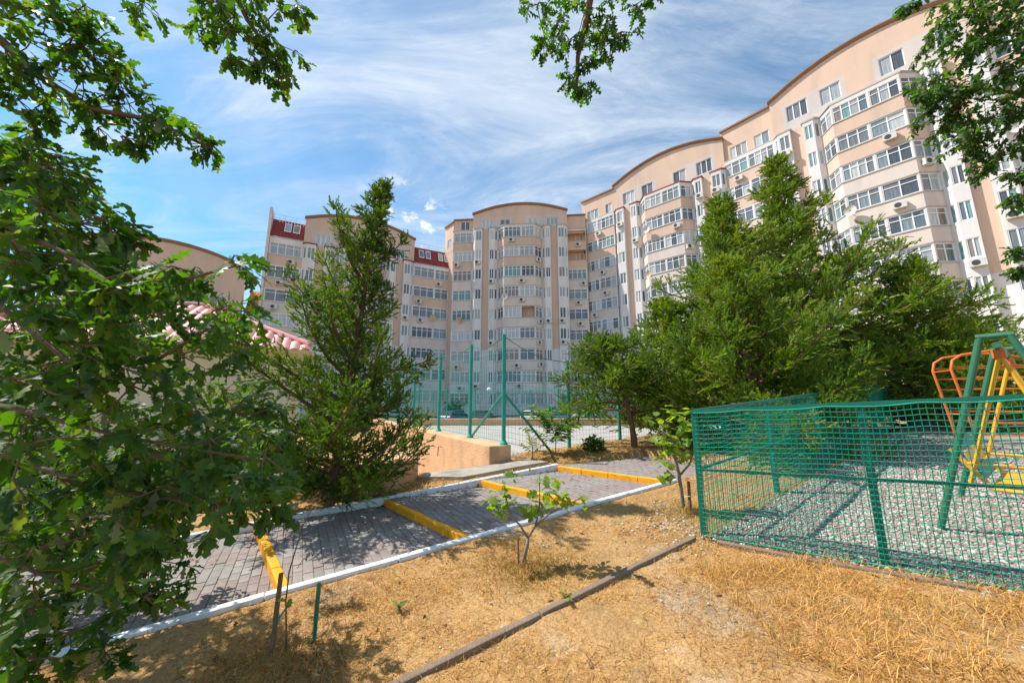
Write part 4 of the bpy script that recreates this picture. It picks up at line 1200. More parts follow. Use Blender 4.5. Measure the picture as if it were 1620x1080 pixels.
# ------------------------------------------------------------------ playground swing and climbing arch
def swing():
    root = empty('garden_swing', (5.1, 3.75, 0.36)); off = -Vector(root.location)
    tag(root, 'green steel swing frame with a yellow hanging seat inside the net fence', 'swing')
    def part(b, name, mat, **k): o = b.build(name, mat, root, **k); o.location = off; return o
    db = Vector((0.83, 0.56)).normalized(); dp = Vector((db.y, -db.x))
    F1 = Vector((4.2, 3.83)); A1 = F1 + dp * 0.60; A2 = A1 + db * 1.52
    ztop = 2.22
    for A in (A1, A2):
        for s in (-1, 1):
            foot = A + dp * 0.60 * s; apx = A + dp * 0.085 * s
            b = MB(); b.tube([(foot.x, foot.y, tz(foot.x, foot.y) - 0.1), (apx.x, apx.y, ztop)], 0.027, 12); part(b, 'leg', M['swing_green'], smooth=False)
        b = MB(); a, c = A - dp * 0.11, A + dp * 0.11
        b.tube([(a.x, a.y, ztop), (c.x, c.y, ztop)], 0.028, 10); part(b, 'top_cap', M['swing_green'])
    b = MB(); b.tube([(A1.x, A1.y, ztop - 0.085), (A2.x, A2.y, ztop - 0.085)], 0.03, 10); part(b, 'crossbar', M['swing_green'])
    zs = 0.80
    for f in (0.08, 0.92):
        H = A1 + (A2 - A1) * f
        b = MB(); b.tube([(H.x, H.y, ztop - 0.12), (H.x, H.y, ztop - 0.2)], 0.045, 8); part(b, 'pivot', M['swing_orange'])
        for s in (-1, 1):
            e = H + dp * 0.34 * s
            b = MB(); b.tube([(H.x, H.y, ztop - 0.17), (e.x, e.y, zs)], 0.017, 8); part(b, 'hanger', M['swing_yellow'])
        a, c = H - dp * 0.42, H + dp * 0.42
        b = MB(); b.tube([(a.x, a.y, zs + 0.35), (H.x - dp.x * 0.2, H.y - dp.y * 0.2, zs), (c.x, c.y, zs)], 0.022, 8); part(b, 'side_frame', M['swing_yellow'])
        b = MB(); g0, g1 = H - dp * 0.36, H + dp * 0.30; b.tube([(g0.x, g0.y, zs + 0.22), (g1.x, g1.y, zs + 0.22)], 0.016, 8); part(b, 'armrest', M['swing_yellow'])
    lo, hi = A1 + (A2 - A1) * 0.1, A1 + (A2 - A1) * 0.9
    def slab(pa, pb, za, zb, name, mat, th=0.016):
        b = MB(); q = [lo + dp * pa, hi + dp * pa, hi + dp * pb, lo + dp * pb]; z = [za, za, zb, zb]
        b.v = [(p.x, p.y, h - th) for p, h in zip(q, z)] + [(p.x, p.y, h + th) for p, h in zip(q, z)]
        b.f = [(0, 3, 2, 1), (4, 5, 6, 7), (0, 1, 5, 4), (1, 2, 6, 5), (2, 3, 7, 6), (3, 0, 4, 7)]; b.m = [0] * 6
        part(b, name, mat, bevel=0.006)
    for k in range(3): slab(-0.2 + 0.2 * k, -0.03 + 0.2 * k, zs + 0.03, zs + 0.03, 'seat_board', M['swing_yellow'] if k != 1 else M['swing_teal'])
    for k in range(3): slab(-0.24 - 0.06 * k, -0.28 - 0.06 * k, zs + 0.08 + 0.13 * k, zs + 0.18 + 0.13 * k, 'back_board', M['swing_teal'] if k != 1 else M['swing_yellow'])
swing()
def climber():
    O = Vector((7.72, 6.2)); root = empty('climbing_arch', (O.x, O.y, tz(O.x, O.y))); z0 = tz(O.x, O.y)
    tag(root, 'orange steel climbing arch with rungs behind the swing', 'climbing frame')
    u = Vector((0.95, -0.30)).normalized(); v = Vector((0.42, 0.91))
    curve = [(0.05, -0.1), (0.0, 0.6), (-0.09, 1.3), (-0.12, 1.52), (-0.08, 1.67), (0.05, 1.76), (0.45, 1.82), (0.85, 1.81), (1.10, 1.74), (1.20, 1.55), (1.17, 1.2), (1.08, 0.5), (1.05, -0.1)]
    P = lambda s, t, z: (u.x * s + v.x * t, u.y * s + v.y * t, z)
    L_ = lambda z: np.interp(z, [-0.1, 0.6, 1.3, 1.52], [0.05, 0.0, -0.09, -0.12])
    R_ = lambda z: np.interp(z, [-0.1, 0.5, 1.2, 1.55], [1.05, 1.08, 1.17, 1.20])
    for t in (0.0, 0.5):
        b = MB(); b.tube([P(s, t, z) for s, z in curve], 0.020, 8); b.build('side_tube', M['swing_orange'], root, smooth=True)
        for z in np.arange(0.42, 1.6, 0.19):
            m = MB(); m.tube([P(float(L_(z)), t, z), P(float(R_(z)), t, z)], 0.011, 6); m.build('rung', M['swing_orange'], root)
    for s, z in ((-0.11, 1.5), (0.45, 1.82), (1.19, 1.5), (0.0, 0.75), (1.1, 0.75)):
        m = MB(); m.tube([P(s, 0, z), P(s, 0.5, z)], 0.014, 6); m.build('tie_bar', M['swing_orange'], root)
climber()

# ------------------------------------------------------------------ stakes and ties
def stake(label, x, y, h, r, mat, lean=(0, 0), square=False):
    z = tz(x, y); b = MB(); b.tube([(0, 0, -0.1), (lean[0] * 0.5, lean[1] * 0.5, h * 0.5), (lean[0], lean[1], h)], [r, r * 0.97, r * 0.92], 4 if square else 7)
    o = b.build('stake', mat); o.location = (x, y, z); tag(o, label, 'stake')
    return o
stake('grey-brown wooden stake left of the bare sapling', -1.57, 2.66, 0.47, 0.016, M['wood'], (0.012, 0))
stake('dark green square stake right of the bare sapling', -1.33, 2.72, 0.365, 0.016, M['green_paint'], (0.004, 0), True)
stake('thin wooden stake beside the little fig sapling', 0.06, 3.60, 0.24, 0.009, M['wood'], (-0.004, 0))
stake('short wooden stake tied to the fig tree by the net corner', 2.20, 4.74, 0.34, 0.02, M['wood'], (0.01, 0))
b = MB(); z = tz(-1.5, 2.66)
b.tube([(-1.565, 2.645, z + 0.17), (-1.53, 2.645, z + 0.21), (-1.495, 2.65, z + 0.26), (-1.475, 2.66, z + 0.27)], 0.006, 6)
tag(b.build('plant_tie', M['green_rope']), 'green cord tying the bare sapling to the wooden stake', 'cord')
b = MB(); b.tube([(2.16, 4.77, 0.44), (2.2, 4.6, 0.50), (2.10, 4.3, 0.68), (1.99, 4.03, 0.86)], 0.005, 5)
tag(b.build('guy_rope', M['pvc']), 'pale rope from the fig tree to the net fence corner post', 'rope')

# ------------------------------------------------------------------ gravel and loose stones
def ico():
    t = (1 + 5 ** 0.5) / 2
    v = np.array([(-1, t, 0), (1, t, 0), (-1, -t, 0), (1, -t, 0), (0, -1, t), (0, 1, t), (0, -1, -t), (0, 1, -t), (t, 0, -1), (t, 0, 1), (-t, 0, -1), (-t, 0, 1)], float)
    v /= np.linalg.norm(v[0])
    f = np.array([(0, 11, 5), (0, 5, 1), (0, 1, 7), (0, 7, 10), (0, 10, 11), (1, 5, 9), (5, 11, 4), (11, 10, 2), (10, 7, 6), (7, 1, 8), (3, 9, 4), (3, 4, 2), (3, 2, 6), (3, 6, 8), (3, 8, 9), (4, 9, 5), (2, 4, 11), (6, 2, 10), (8, 6, 7), (9, 8, 1)])
    return v, f
def rand_frames(n, rng):
    d = rng.normal(size=(n, 3)); u = rng.normal(size=(n, 3))
    return rot_frames(d, u, rng)
def gravel():
    rng = np.random.default_rng(12)
    b = MB(); b.prism([(p.x, p.y) for p in GP], lambda x, y: lawn(x, y) - 0.2, lambda x, y: float(lawn(x, y)) + 0.012)
    bed = b.build('gravel_bed', material('gravel_fines', (0.30, 0.265, 0.225), 0.95, 0.35, 40, 0.8, 60, 0.1)); tag(bed, 'bed of gravel fines inside the net fence', 'gravel bed', kind='structure')
    cl = Cloud()
    OCT = (np.array([(1, 0, 0), (-1, 0, 0), (0, 1, 0), (0, -1, 0), (.1, .1, 1), (0, 0, -1)], float), np.array([(0, 2, 4), (2, 1, 4), (1, 3, 4), (3, 0, 4), (2, 0, 5), (1, 2, 5), (3, 1, 5), (0, 3, 5)]))
    def batch(n, box, s0, s1, test, zoff=0.006, flat=0.6, lo=False):
        pv, pt = OCT if lo else ico(); nv = len(pv)
        x = rng.uniform(box[0], box[1], n * 3); y = rng.uniform(box[2], box[3], n * 3)
        k = test(x, y); x, y = x[k][:n], y[k][:n]; n = len(x)
        for var in range(6):
            sl_ = slice(var, n, 6); m = len(x[sl_])
            if m == 0: continue
            p = pv * np.array([1, rng.uniform(.65, .95), flat * rng.uniform(.8, 1.1)]) * (1 + rng.normal(0, .12, (nv, 1)))
            a = rng.uniform(0, 2 * PI, m); d = np.stack([np.cos(a), np.sin(a), rng.normal(0, .25, m)], 1); u = np.stack([rng.normal(0, .25, m), rng.normal(0, .25, m), np.ones(m)], 1)
            s = rng.uniform(s0, s1, m)
            pos = np.stack([x[sl_], y[sl_], terrain(x[sl_], y[sl_]) + zoff + s * 0.25], 1)
            V, T = scatter(p, pt, pos, rot_frames(d, u, rng), s)
            cl.add(V, T, np.repeat(np.clip(rng.beta(2.2, 1.7, m), 0, 1), nv))
    ins = lambda x, y: inside(GP, x, y)
    batch(5200, (1.8, 6.2, 1.5, 6.2), 0.012, 0.024, lambda x, y: ins(x, y) & (y < 6.2) & (x < 6.2), 0.012)
    batch(14000, (1.8, 6.2, 1.5, 6.2), 0.007, 0.017, lambda x, y: ins(x, y) & (y < 6.2) & (x < 6.2), 0.012, lo=True)
    batch(12000, (4.0, 13, 2.5, 10), 0.018, 0.034, lambda x, y: ins(x, y) & ((x > 6.2) | (y > 6.2)), 0.012, lo=True)
    # spilled stones along the foot of the net and near the corner
    df = Vector((0.815, -0.58)); 
    def near_fence(x, y):
        s = (x - 1.97) * df.x + (y - 3.99) * df.y; t = (x - 1.97) * df.y - (y - 3.99) * df.x      # t grows towards the camera
        t = -(x - 1.97) * 0.58 * -1 - (y - 3.99) * 0.815 * -1
        t = -((x - 1.97) * 0.58 + (y - 3.99) * 0.815)
        w = 0.07 + 0.26 * np.clip(s - 0.9, 0, 3)
        return (s > -0.2) & (t > -0.05) & (t < w * rng.uniform(0, 1, x.shape) ** 0.8)
    batch(2200, (1.8, 5.2, 1.0, 4.1), 0.011, 0.027, near_fence, 0.0)
    batch(200, (1.2, 2.1, 3.7, 5.4), 0.008, 0.02, lambda x, y: (rng.uniform(0, 1, x.shape) < np.exp(-(((x - 1.75) / .35) ** 2 + ((y - 4.3) / .5) ** 2))), 0.0)
    batch(420, (-3.2, 4.5, 0.9, 5.4), 0.005, 0.016, lambda x, y: ~np.any([inside(p, x, y) for p, z in SEG], axis=0), 0.0)
    batch(110, (0.3, 2.2, 3.6, 5.3), 0.006, 0.02, lambda x, y: ~np.any([inside(p, x, y) for p, z in SEG], axis=0), 0.0)
    o = cl.build('gravel', M['gravel']); tag(o, 'pale and reddish crushed stone spread over the playground and its edge', 'gravel', kind='stuff')
gravel()

# ------------------------------------------------------------------ dry grass
def value_noise(x, y, seed, scale):
    rng = np.random.default_rng(seed); g = rng.random((64, 64))
    u = x * scale; v = y * scale; i = np.floor(u).astype(int); j = np.floor(v).astype(int); fu = u - i; fv = v - j
    fu = fu * fu * (3 - 2 * fu); fv = fv * fv * (3 - 2 * fv)
    a = g[i % 64, j % 64]; b = g[(i + 1) % 64, j % 64]; c = g[i % 64, (j + 1) % 64]; d = g[(i + 1) % 64, (j + 1) % 64]
    return (a * (1 - fu) + b * fu) * (1 - fv) + (c * (1 - fu) + d * fu) * fv
def grass():
    rng = np.random.default_rng(7)
    # a blade: three-segment tapering strip, local x along the blade, z up
    t = np.array([0, .6, 1.0]); w = np.array([.029, .025, 0.0]); bend = np.array([0, .05, .22])
    pv = []
    for i in range(3):
        pv.append((t[i], -w[i], -bend[i]))
        if i < 2: pv.append((t[i], w[i], -bend[i]))
    pv = np.array([(p[0], p[1], p[2]) for p in pv])
    pt = np.array([(0, 2, 1), (1, 2, 3), (2, 4, 3)])
    cl = Cloud()
    def free(x, y):
        k = ~np.any([inside(p, x, y) for p, z in SEG], axis=0)
        k &= ~inside(GP, x, y)
        s = (x + 1.91) * -0.504 + (y - 3.44) * 0.864      # beyond the near white kerb
        k &= ~((np.abs(s + 0.05) < 0.07) & (x < 2.7))
        return k
    def batch(n, box, l0, l1, elev, thr, keep=None, tintm=(0.55, 0.2), green=0.03, wid=1.0):
        x = rng.uniform(box[0], box[1], n); y = rng.uniform(box[2], box[3], n)
        f = free(x, y) & (np.hypot(x, y) > 0.7)
        f &= (0.55 * value_noise(x + 9, y + 9, 3, 1.6) + 0.45 * value_noise(x + 5, y + 7, 4, 5.0)) > thr + rng.normal(0, .09, n)
        if keep is not None: f &= keep(x, y)
        x, y = x[f], y[f]; m = len(x)
        a = rng.uniform(0, 2 * PI, m); e = np.abs(rng.normal(elev, 0.35, m)) % 1.45
        d = np.stack([np.cos(a) * np.cos(e), np.sin(a) * np.cos(e), np.sin(e)], 1)
        u = np.tile([0, 0, 1.0], (m, 1)) + rng.normal(0, .4, (m, 3))
        s = rng.uniform(l0, l1, m)
        p = pv * np.array([1, wid, 1])
        V, T = scatter(p, pt, np.stack([x, y, terrain(x, y) + 0.004], 1), rot_frames(d, u, rng), s)
        tint = np.clip(rng.normal(tintm[0], tintm[1], m) + 0.25 * (value_noise(x + 2, y + 3, 9, 2.2) - .5), 0.02, 0.9)
        tint = np.where(rng.random(m) < green, 1.0, tint)
        cl.add(V, T, np.repeat(tint, len(pv)))
    batch(125000, (-4.2, 5.4, 0.7, 3.4), 0.018, 0.05, 0.26, 0.17)                # matted thatch near
    batch(66000, (-4.2, 4.6, 3.0, 6.4), 0.022, 0.055, 0.28, 0.22, wid=1.5)
    batch(42000, (-4.0, 5.2, 0.8, 4.2), 0.035, 0.075, 0.75, 0.46, tintm=(0.42, 0.22), green=0.06)                  # standing tufts
    batch(24000, (1.6, 5.2, 0.7, 3.4), 0.05, 0.115, 0.75, 0.44, tintm=(0.55, 0.22), green=0.05, wid=0.75)   # long grass near the net
    batch(18000, (-4.5, 4.2, 6.0, 9.4), 0.04, 0.10, 0.6, 0.36, wid=2.2, green=0.06)
    ring = lambda cx_, cy_, r: (lambda x, y: rng.random(x.shape) < np.exp(-(((x - cx_) / r) ** 2 + ((y - cy_) / r) ** 2)))
    batch(14000, (-0.6, 1.1, 3.0, 4.2), 0.03, 0.09, 0.6, 0.1, ring(0.18, 3.52, 0.33), (0.3, 0.2), 0.35)
    batch(7000, (1.5, 2.8, 4.2, 5.4), 0.03, 0.10, 0.6, 0.1, ring(2.1, 4.7, 0.33), (0.5, 0.2), 0.45)
    batch(9000, (-2.2, -0.6, 1.9, 3.2), 0.03, 0.09, 0.5, 0.1, ring(-1.38, 2.45, 0.42), (0.22, 0.15), 0.25)
    o = cl.build('dry_grass', M['straw']); tag(o, 'dry straw-coloured grass covering the yard', 'grass', kind='stuff')
grass()

# ------------------------------------------------------------------ conifers
def spray_proto(seed, n=9, w=0.11):
    """flat-ish juniper spray: a stem of narrow pointed leaflets, unit length along x"""
    rng = np.random.default_rng(seed); V = []; T = []
    for k in range(n):
        f = k / n
        for s in (-1, 1):
            x0 = 0.95 * f; L = (0.34 - 0.18 * f) * rng.uniform(.8, 1.2)
            a = s * rng.uniform(0.45, 0.85); e = rng.uniform(-0.5, 0.6)
            dx, dy, dz = math.cos(a) * math.cos(e), math.sin(a) * math.cos(e), math.sin(e)
            i = len(V)
            V += [(x0 - w * 0.9, 0, -w * 0.5), (x0 + w * 0.9, 0, w * 0.5), (x0 + dx * L, dy * L, dz * L)]
            T += [(i, i + 1, i + 2)]
    return np.array(V), np.array(T)
def juniper(name, label, base, height, lean, prof, nb, seed, spray=0.13, dens=1.0, up=0.75, group=None, clear=0.25, trunk_r=0.09, bias=None, droop=0.0, tint0=0.5, tw_=1.0, step=0.16, bare=0.22, dist_p=0.9, rr=(0.5, 1.2)):
    """prof(f) = branch reach at height fraction f (metres)"""
    rnd = random.Random(seed); rng = np.random.default_rng(seed)
    bx, by = base; bz = tz(bx, by); root = empty(name, (bx, by, bz)); tag(root, label, 'tree', group)
    def ax(f): return Vector((lean[0] * f ** 1.3 + 0.05 * math.sin(5 * f), lean[1] * f ** 1.3, height * f))
    b = MB(); b.tube([Vector((0, 0, -0.15))] + [ax(f) for f in np.linspace(0.01, 1, 12)], [trunk_r * 1.25] + [trunk_r * (1 - 0.93 * f) + 0.006 for f in np.linspace(0.01, 1, 12)], 9)
    b.build('trunk', M['bark_red'], root, smooth=True)
    pos = []; dr_ = []; ln = []
    br = MB()
    for i in range(nb):
        f = clear + (1 - clear) * ((i + rnd.random()) / nb) ** dist_p
        f = min(f, 0.985)
        az = i * 2.399 + rnd.uniform(-.5, .5)
        reach = prof(f) * rnd.uniform(*rr)
        if bias: reach *= bias(az, f)
        e = up * (0.55 + 0.7 * f) + rnd.uniform(-.15, .15)
        p0 = ax(max(0.01, f - 0.02)); h = Vector((math.cos(az), math.sin(az), 0))
        L = reach / max(0.35, math.cos(e)); n = max(4, int(L / step))
        pts = [p0]; d = (h * math.cos(e * 0.75) + Vector((0, 0, math.sin(e * 0.75)))).normalized()
        for k in range(n):
            q = k / n
            dd = (d + Vector((rnd.uniform(-.16, .16), rnd.uniform(-.16, .16), rnd.uniform(-.12, .12) + 0.22 * q * up - droop * q))).normalized(); d = dd
            pts.append(pts[-1] + dd * (L / n))
        r0 = min(trunk_r * 0.45, 0.012 + 0.014 * L)
        br.tube(pts, [r0 * (1 - 0.85 * k / n) + 0.002 for k in range(n + 1)], 5, caps=False)
        # side twigs carrying sprays, longer in the middle of the branch
        for k in range(1, n + 1):
            q = k / n
            if q < bare and f < 0.6: continue
            p = pts[k]; dv = (pts[k] - pts[k - 1]).normalized()
            m = int(round((6.5 if q < .9 else 9) * dens))
            tl = (0.16 + 0.24 * math.sin(PI * min(1, q * 0.9 + 0.05))) * min(1.5, 0.45 + reach * 0.45) * tw_
            for s in range(m):
                a = rnd.uniform(0, 2 * PI); side = Vector((rnd.gauss(0, 1), rnd.gauss(0, 1), rnd.gauss(0, .75))); side = (side - dv * side.dot(dv)).normalized()
                td = (dv * rnd.uniform(.5, 1.1) + side * rnd.uniform(.5, 1.0) + Vector((0, 0, .18 - droop))).normalized()
                nn = max(2, int(tl / (spray * 0.5))); pp = p + (pts[k - 1] - p) * rnd.random()
                for w in range(nn):
                    pp = pp + td * (tl / nn) * rnd.uniform(.7, 1.2)
                    g = (td + Vector((rnd.gauss(0, .5), rnd.gauss(0, .5), rnd.gauss(0, .4) + .08))).normalized()
                    pos.append(pp[:]); dr_.append(g[:]); ln.append(spray * rnd.uniform(.65, 1.3))
    br.build('branches', M['bark_red'], root, smooth=True)['kind'] = 'stuff'
    pos = np.array(pos); dr_ = np.array(dr_); ln = np.array(ln)
    cl = Cloud()
    zones = value_noise(pos[:, 0] * 2 + pos[:, 2] + 20, pos[:, 1] * 2 + pos[:, 2] * 1.3 + 20, seed, 1.3)
    for v in range(4):
        k = slice(v, len(pos), 4); P_, D_ = pos[k], dr_[k]
        pv, pt = spray_proto(seed * 7 + v, 7)
        u = rng.normal(0, .6, (len(P_), 3)) + np.array([0, 0, 1.0])
        V, T = scatter(pv, pt, P_, rot_frames(D_, u, rng), ln[k])
        tint = np.clip(tint0 + 0.55 * (zones[k] - .5) + rng.normal(0, .12, len(P_)), 0, 0.95)
        tint = np.where(rng.random(len(P_)) < 0.02, 1.0, tint)
        cl.add(V, T, np.repeat(tint, len(pv)))
    o = cl.build('crown', M['juniper'], root); o['kind'] = 'stuff'
    return len(pos)
tot = 0
G_ = 'conifers along the path'
def cone(a, b_, p, lowf=0.6, lo=0.25): return lambda f: a + b_ * (1 - f) ** p * (lowf + (1 - lowf) * min(1, f / lo))
def lop(az, f):      # fuller towards the path, ragged elsewhere
    return (0.95 + 0.15 * math.cos(az + 1.9) + 0.22 * math.sin(az * 3 + 9 * f)) * (1 if f < 0.75 else 0.8)
tot += juniper('juniper_tree', 'shaggy dark conifer with a leaning tip standing by the white kerb', (-2.74, 5.72), 5.35, (0.52, 0.10), cone(0.05, 1.62, 1.10, 0.80, 0.24), 108, 1, 0.12, 1.0, 0.78, G_, 0.03, 0.075, lop, 0.05, 0.36, 0.78, 0.15, 0.2, 1.3, (0.35, 1.3))
tot += juniper('juniper_tree', 'tallest bright green conifer rising behind the net fence', (9.3, 11.4), 9.2, (0.0, 0.0), cone(0.10, 3.7, 1.1, 0.8, 0.2), 136, 2, 0.23, 0.76, 0.50, G_, 0.03, 0.14, None, 0.03, 0.60, 1.35, 0.3, 0.3, 1.12, (0.38, 1.28))
tot += juniper('juniper_tree', 'broad conifer just left of the tallest one', (6.5, 10.5), 7.3, (0.2, 0.1), cone(0.10, 3.6, 1.08, 0.8, 0.2), 124, 3, 0.22, 0.76, 0.45, G_, 0.03, 0.13, None, 0.03, 0.60, 1.35, 0.3, 0.3, 1.12, (0.38, 1.28))
tot += juniper('juniper_tree', 'low rounded conifer behind the leaning one, left end of the clump', (4.5, 10.5), 4.0, (0.1, 0.0), cone(0.10, 2.3, 0.9, 0.9, 0.2), 64, 9, 0.20, 0.72, 0.40, G_, 0.03, 0.09, None, 0.03, 0.64, 1.2, 0.26, 0.3, 1.1)
tot += juniper('juniper_tree', 'low spreading conifer right of the tallest one, behind the swing', (11.5, 10.6), 4.9, (0.5, -0.2), cone(0.12, 3.1, 0.95, 0.9), 100, 4, 0.22, 0.75, 0.38, G_, 0.03, 0.12, None, 0.03, 0.62, 1.35, 0.3, 0.3, 1.1)
tot += juniper('juniper_tree', 'lowest conifer of the clump, at its right end by the climbing arch', (14.4, 11.6), 3.3, (0.6, -0.2), cone(0.12, 2.3, 0.9, 0.9), 60, 6, 0.22, 0.75, 0.35, G_, 0.03, 0.10, None, 0.03, 0.6, 1.35, 0.3, 0.3, 1.1)
tot += juniper('juniper_tree', 'leaning conifer with bare reddish trunk at the end of the paving', (3.0, 9.15), 2.75, (-0.55, 0.2), cone(0.3, 1.6, 0.5, 1.0), 44, 5, 0.15, 0.85, 0.22, G_, 0.30, 0.075, None, 0.07, 0.5, 0.9, 0.17, 0.3, 0.9)
tot += juniper('juniper_tree', 'bushy conifer between the leaning one and the net fence', (5.1, 7.75), 4.3, (-0.2, 0.1), cone(0.12, 2.2, 0.95, 0.85), 90, 7, 0.16, 0.85, 0.45, G_, 0.03, 0.085, None, 0.03, 0.62, 1.1, 0.2, 0.25, 1.15)
print('sprays', tot)

# ------------------------------------------------------------------ broad leaves
def strip_leaf(ws, curl=0.10, fold=0.10, n=None):
    """leaf as strips either side of a midrib; ws = half widths along the unit length"""
    n = len(ws); V = []; T = []
    for i, w in enumerate(ws):
        x = i / (n - 1); z = -curl * x * x
        adv = 0.22 * w
        V += [(x, 0, z), (x + adv, w, z + fold * w * 2), (x + adv, -w, z + fold * w * 2)]
    for i in range(n - 1):
        a = 3 * i; c = a + 3
        T += [(a, c, c + 1), (a, c + 1, a + 1), (a, c + 2, c), (a, a + 2, c + 2)]
    return np.array(V, float), np.array(T)
def lobes(n, k, seed):
    r_ = random.Random(seed); out = []
    for i in range(n):
        x = i / (n - 1); env = 0.30 * math.sin(PI * min(1, x ** 1.15)) ** 0.75 if 0 < x < 1 else 0
        lob = 0.60 + 0.40 * math.sin(2 * PI * (k * x - 0.30))
        out.append(max(0.012, env * lob * r_.uniform(.92, 1.08)))
    out[0] = 0.008; out[1] = max(0.02, out[1] * 0.5)
    return out
OAK = strip_leaf(lobes(19, 4.0, 1), 0.16, 0.16)
OAK_LO = strip_leaf([.01, .09, .21, .10, .29, .12, .17, .02], 0.2, 0.16)
OAK_LO2 = strip_leaf([.01, .14, .10, .27, .11, .2, .02], 0.3, -0.15)
OAK2 = strip_leaf(lobes(17, 3.6, 2), 0.34, -0.15)
FIG = strip_leaf([.01, .22, .34, .20, .40, .46, .22, .30, .30, .14, .02], 0.22, 0.14)
OVAL = strip_leaf([.01, .12, .2, .22, .17, .08, .01], 0.2, 0.15)

def leafy(clumps, protos, size, per, rng, twig=None, droop=0.25, flat=0.55):
    """clumps [(x,y,z,r,(dx,dy,dz))]: short shoots fan out of each and carry leaves. Returns arrays of leaves"""
    pos, dr_, up, sc = [], [], [], []
    for (x, y, z, r, d, *pm) in clumps:
        c = np.array([x, y, z]); d = np.array(d, float)
        ns = max(2, int(per * (pm[0] if pm else 1)))
        for s in range(ns):
            o = rng.normal(0, 1, 3); o /= np.linalg.norm(o); o = o * np.array([1, 1, flat]) + d * 0.9
            o /= np.linalg.norm(o)
            L = r * rng.uniform(.5, 1.15); nl = max(3, int(L / (size * 0.34)))
            tipd = o
            st = c + rng.normal(0, r * 0.25, 3)
            pts = []
            for k in range(nl):
                f = (k + 1) / nl
                tipd = tipd + rng.normal(0, .16, 3) + np.array([0, 0, -droop * 0.12]); tipd /= np.linalg.norm(tipd)
                st = st + tipd * (L / nl); pts.append(st.copy())
                for q in range(2 if k < nl - 1 else 4):
                    a = rng.normal(0, 1, 3); a -= tipd * a.dot(tipd); a /= max(1e-6, np.linalg.norm(a))
                    dd = tipd * rng.uniform(.2, .9) + a * rng.uniform(.5, 1.1) + np.array([0, 0, -droop])
                    pos.append(st + a * 0.004); dr_.append(dd); up.append(np.array([0, 0, 1.0]) + rng.normal(0, .45, 3)); sc.append(size * rng.uniform(.6, 1.15))
            if twig is not None and nl > 1: twig.tube([tuple(c)] + [tuple(p) for p in pts], [0.004] + [0.003] * (len(pts) - 1) + [0.0015], 4, caps=False)
    return np.array(pos), np.array(dr_), np.array(up), np.array(sc)

def broad_tree(name, label, base, z0, boughs, clumps, size, per, seed, mat, protos, trunk_pts, trunk_r, n_single=0, droop=0.3, group=None, tintc=(0.45, 0.2), lo=None, lod=1.5):
    rng = np.random.default_rng(seed)
    root = empty(name, (base[0], base[1], z0)); tag(root, label, 'tree', group); sh = Vector((-base[0], -base[1], -z0))
    b = MB(); n = len(trunk_pts); b.tube(trunk_pts, [trunk_r * (1 - 0.6 * i / (n - 1)) for i in range(n)], 10); o = b.build('trunk', M['bark'], root, smooth=True); o.location = sh
    for pts, r in boughs:
        b = MB(); m = len(pts); b.tube(pts, [r * (1 - 0.8 * i / (m - 1)) + 0.002 for i in range(m)], 7); o = b.build('bough', M['bark'], root, smooth=True); o.location = sh
    tw = MB()
    pos, dr_, up, sc = leafy(clumps, protos, size, per, rng, tw, droop)
    o = tw.build('twigs', M['twig'], root); o.location = sh; o['kind'] = 'stuff'
    dist = np.linalg.norm(pos - np.array([0, 0, 1.6]), axis=1)
    keep = dist > 0.55
    pos, dr_, up, sc, dist = pos[keep], dr_[keep], up[keep], sc[keep], dist[keep]
    # stay clear of the ground
    gk = pos[:, 2] > terrain(pos[:, 0], pos[:, 1]) + 0.06
    pos, dr_, up, sc, dist = pos[gk], dr_[gk], up[gk], sc[gk], dist[gk]
    fr = rot_frames(dr_, up, rng)
    tint = np.clip(rng.normal(tintc[0], tintc[1], len(pos)), 0, .93); tint = np.where(rng.random(len(pos)) < .05, 1.0, tint)
    order = np.argsort(dist); near = order[:n_single]; rest = order[n_single:]
    if n_single:
        lib = []
        for v in range(8):
            pv, pt = protos[v % len(protos)]; lib.append(mesh_np('leaf', pv * np.array([1, rng.uniform(.9, 1.1), rng.uniform(.3, 1.5)]), pt, mat, np.full(len(pv), np.clip(rng.normal(tintc[0], tintc[1]), 0, .95)), True))
        for i in near:
            lo_ = link('leaf', lib[int(rng.integers(8))], root)
            M4 = Matrix([list(fr[i][r] * sc[i]) + [pos[i][r] + sh[r]] for r in range(3)] + [[0, 0, 0, 1]])
            lo_.matrix_local = M4
    cl = Cloud()
    jobs = [(protos, rest[dist[rest] < lod]), (lo, rest[dist[rest] >= lod])] if lo else [(protos, rest)]
    for (pv, pt), k in [(q, ids[v::len(ps)]) for ps, ids in jobs for v, q in enumerate(ps)]:
        if len(k) == 0: continue
        V, T = scatter(pv, pt, pos[k], fr[k], sc[k]); cl.add(V, T, np.repeat(tint[k], len(pv)))
    o = cl.build('crown', mat, root, True); o.location = sh; o['kind'] = 'stuff'
    return len(pos)
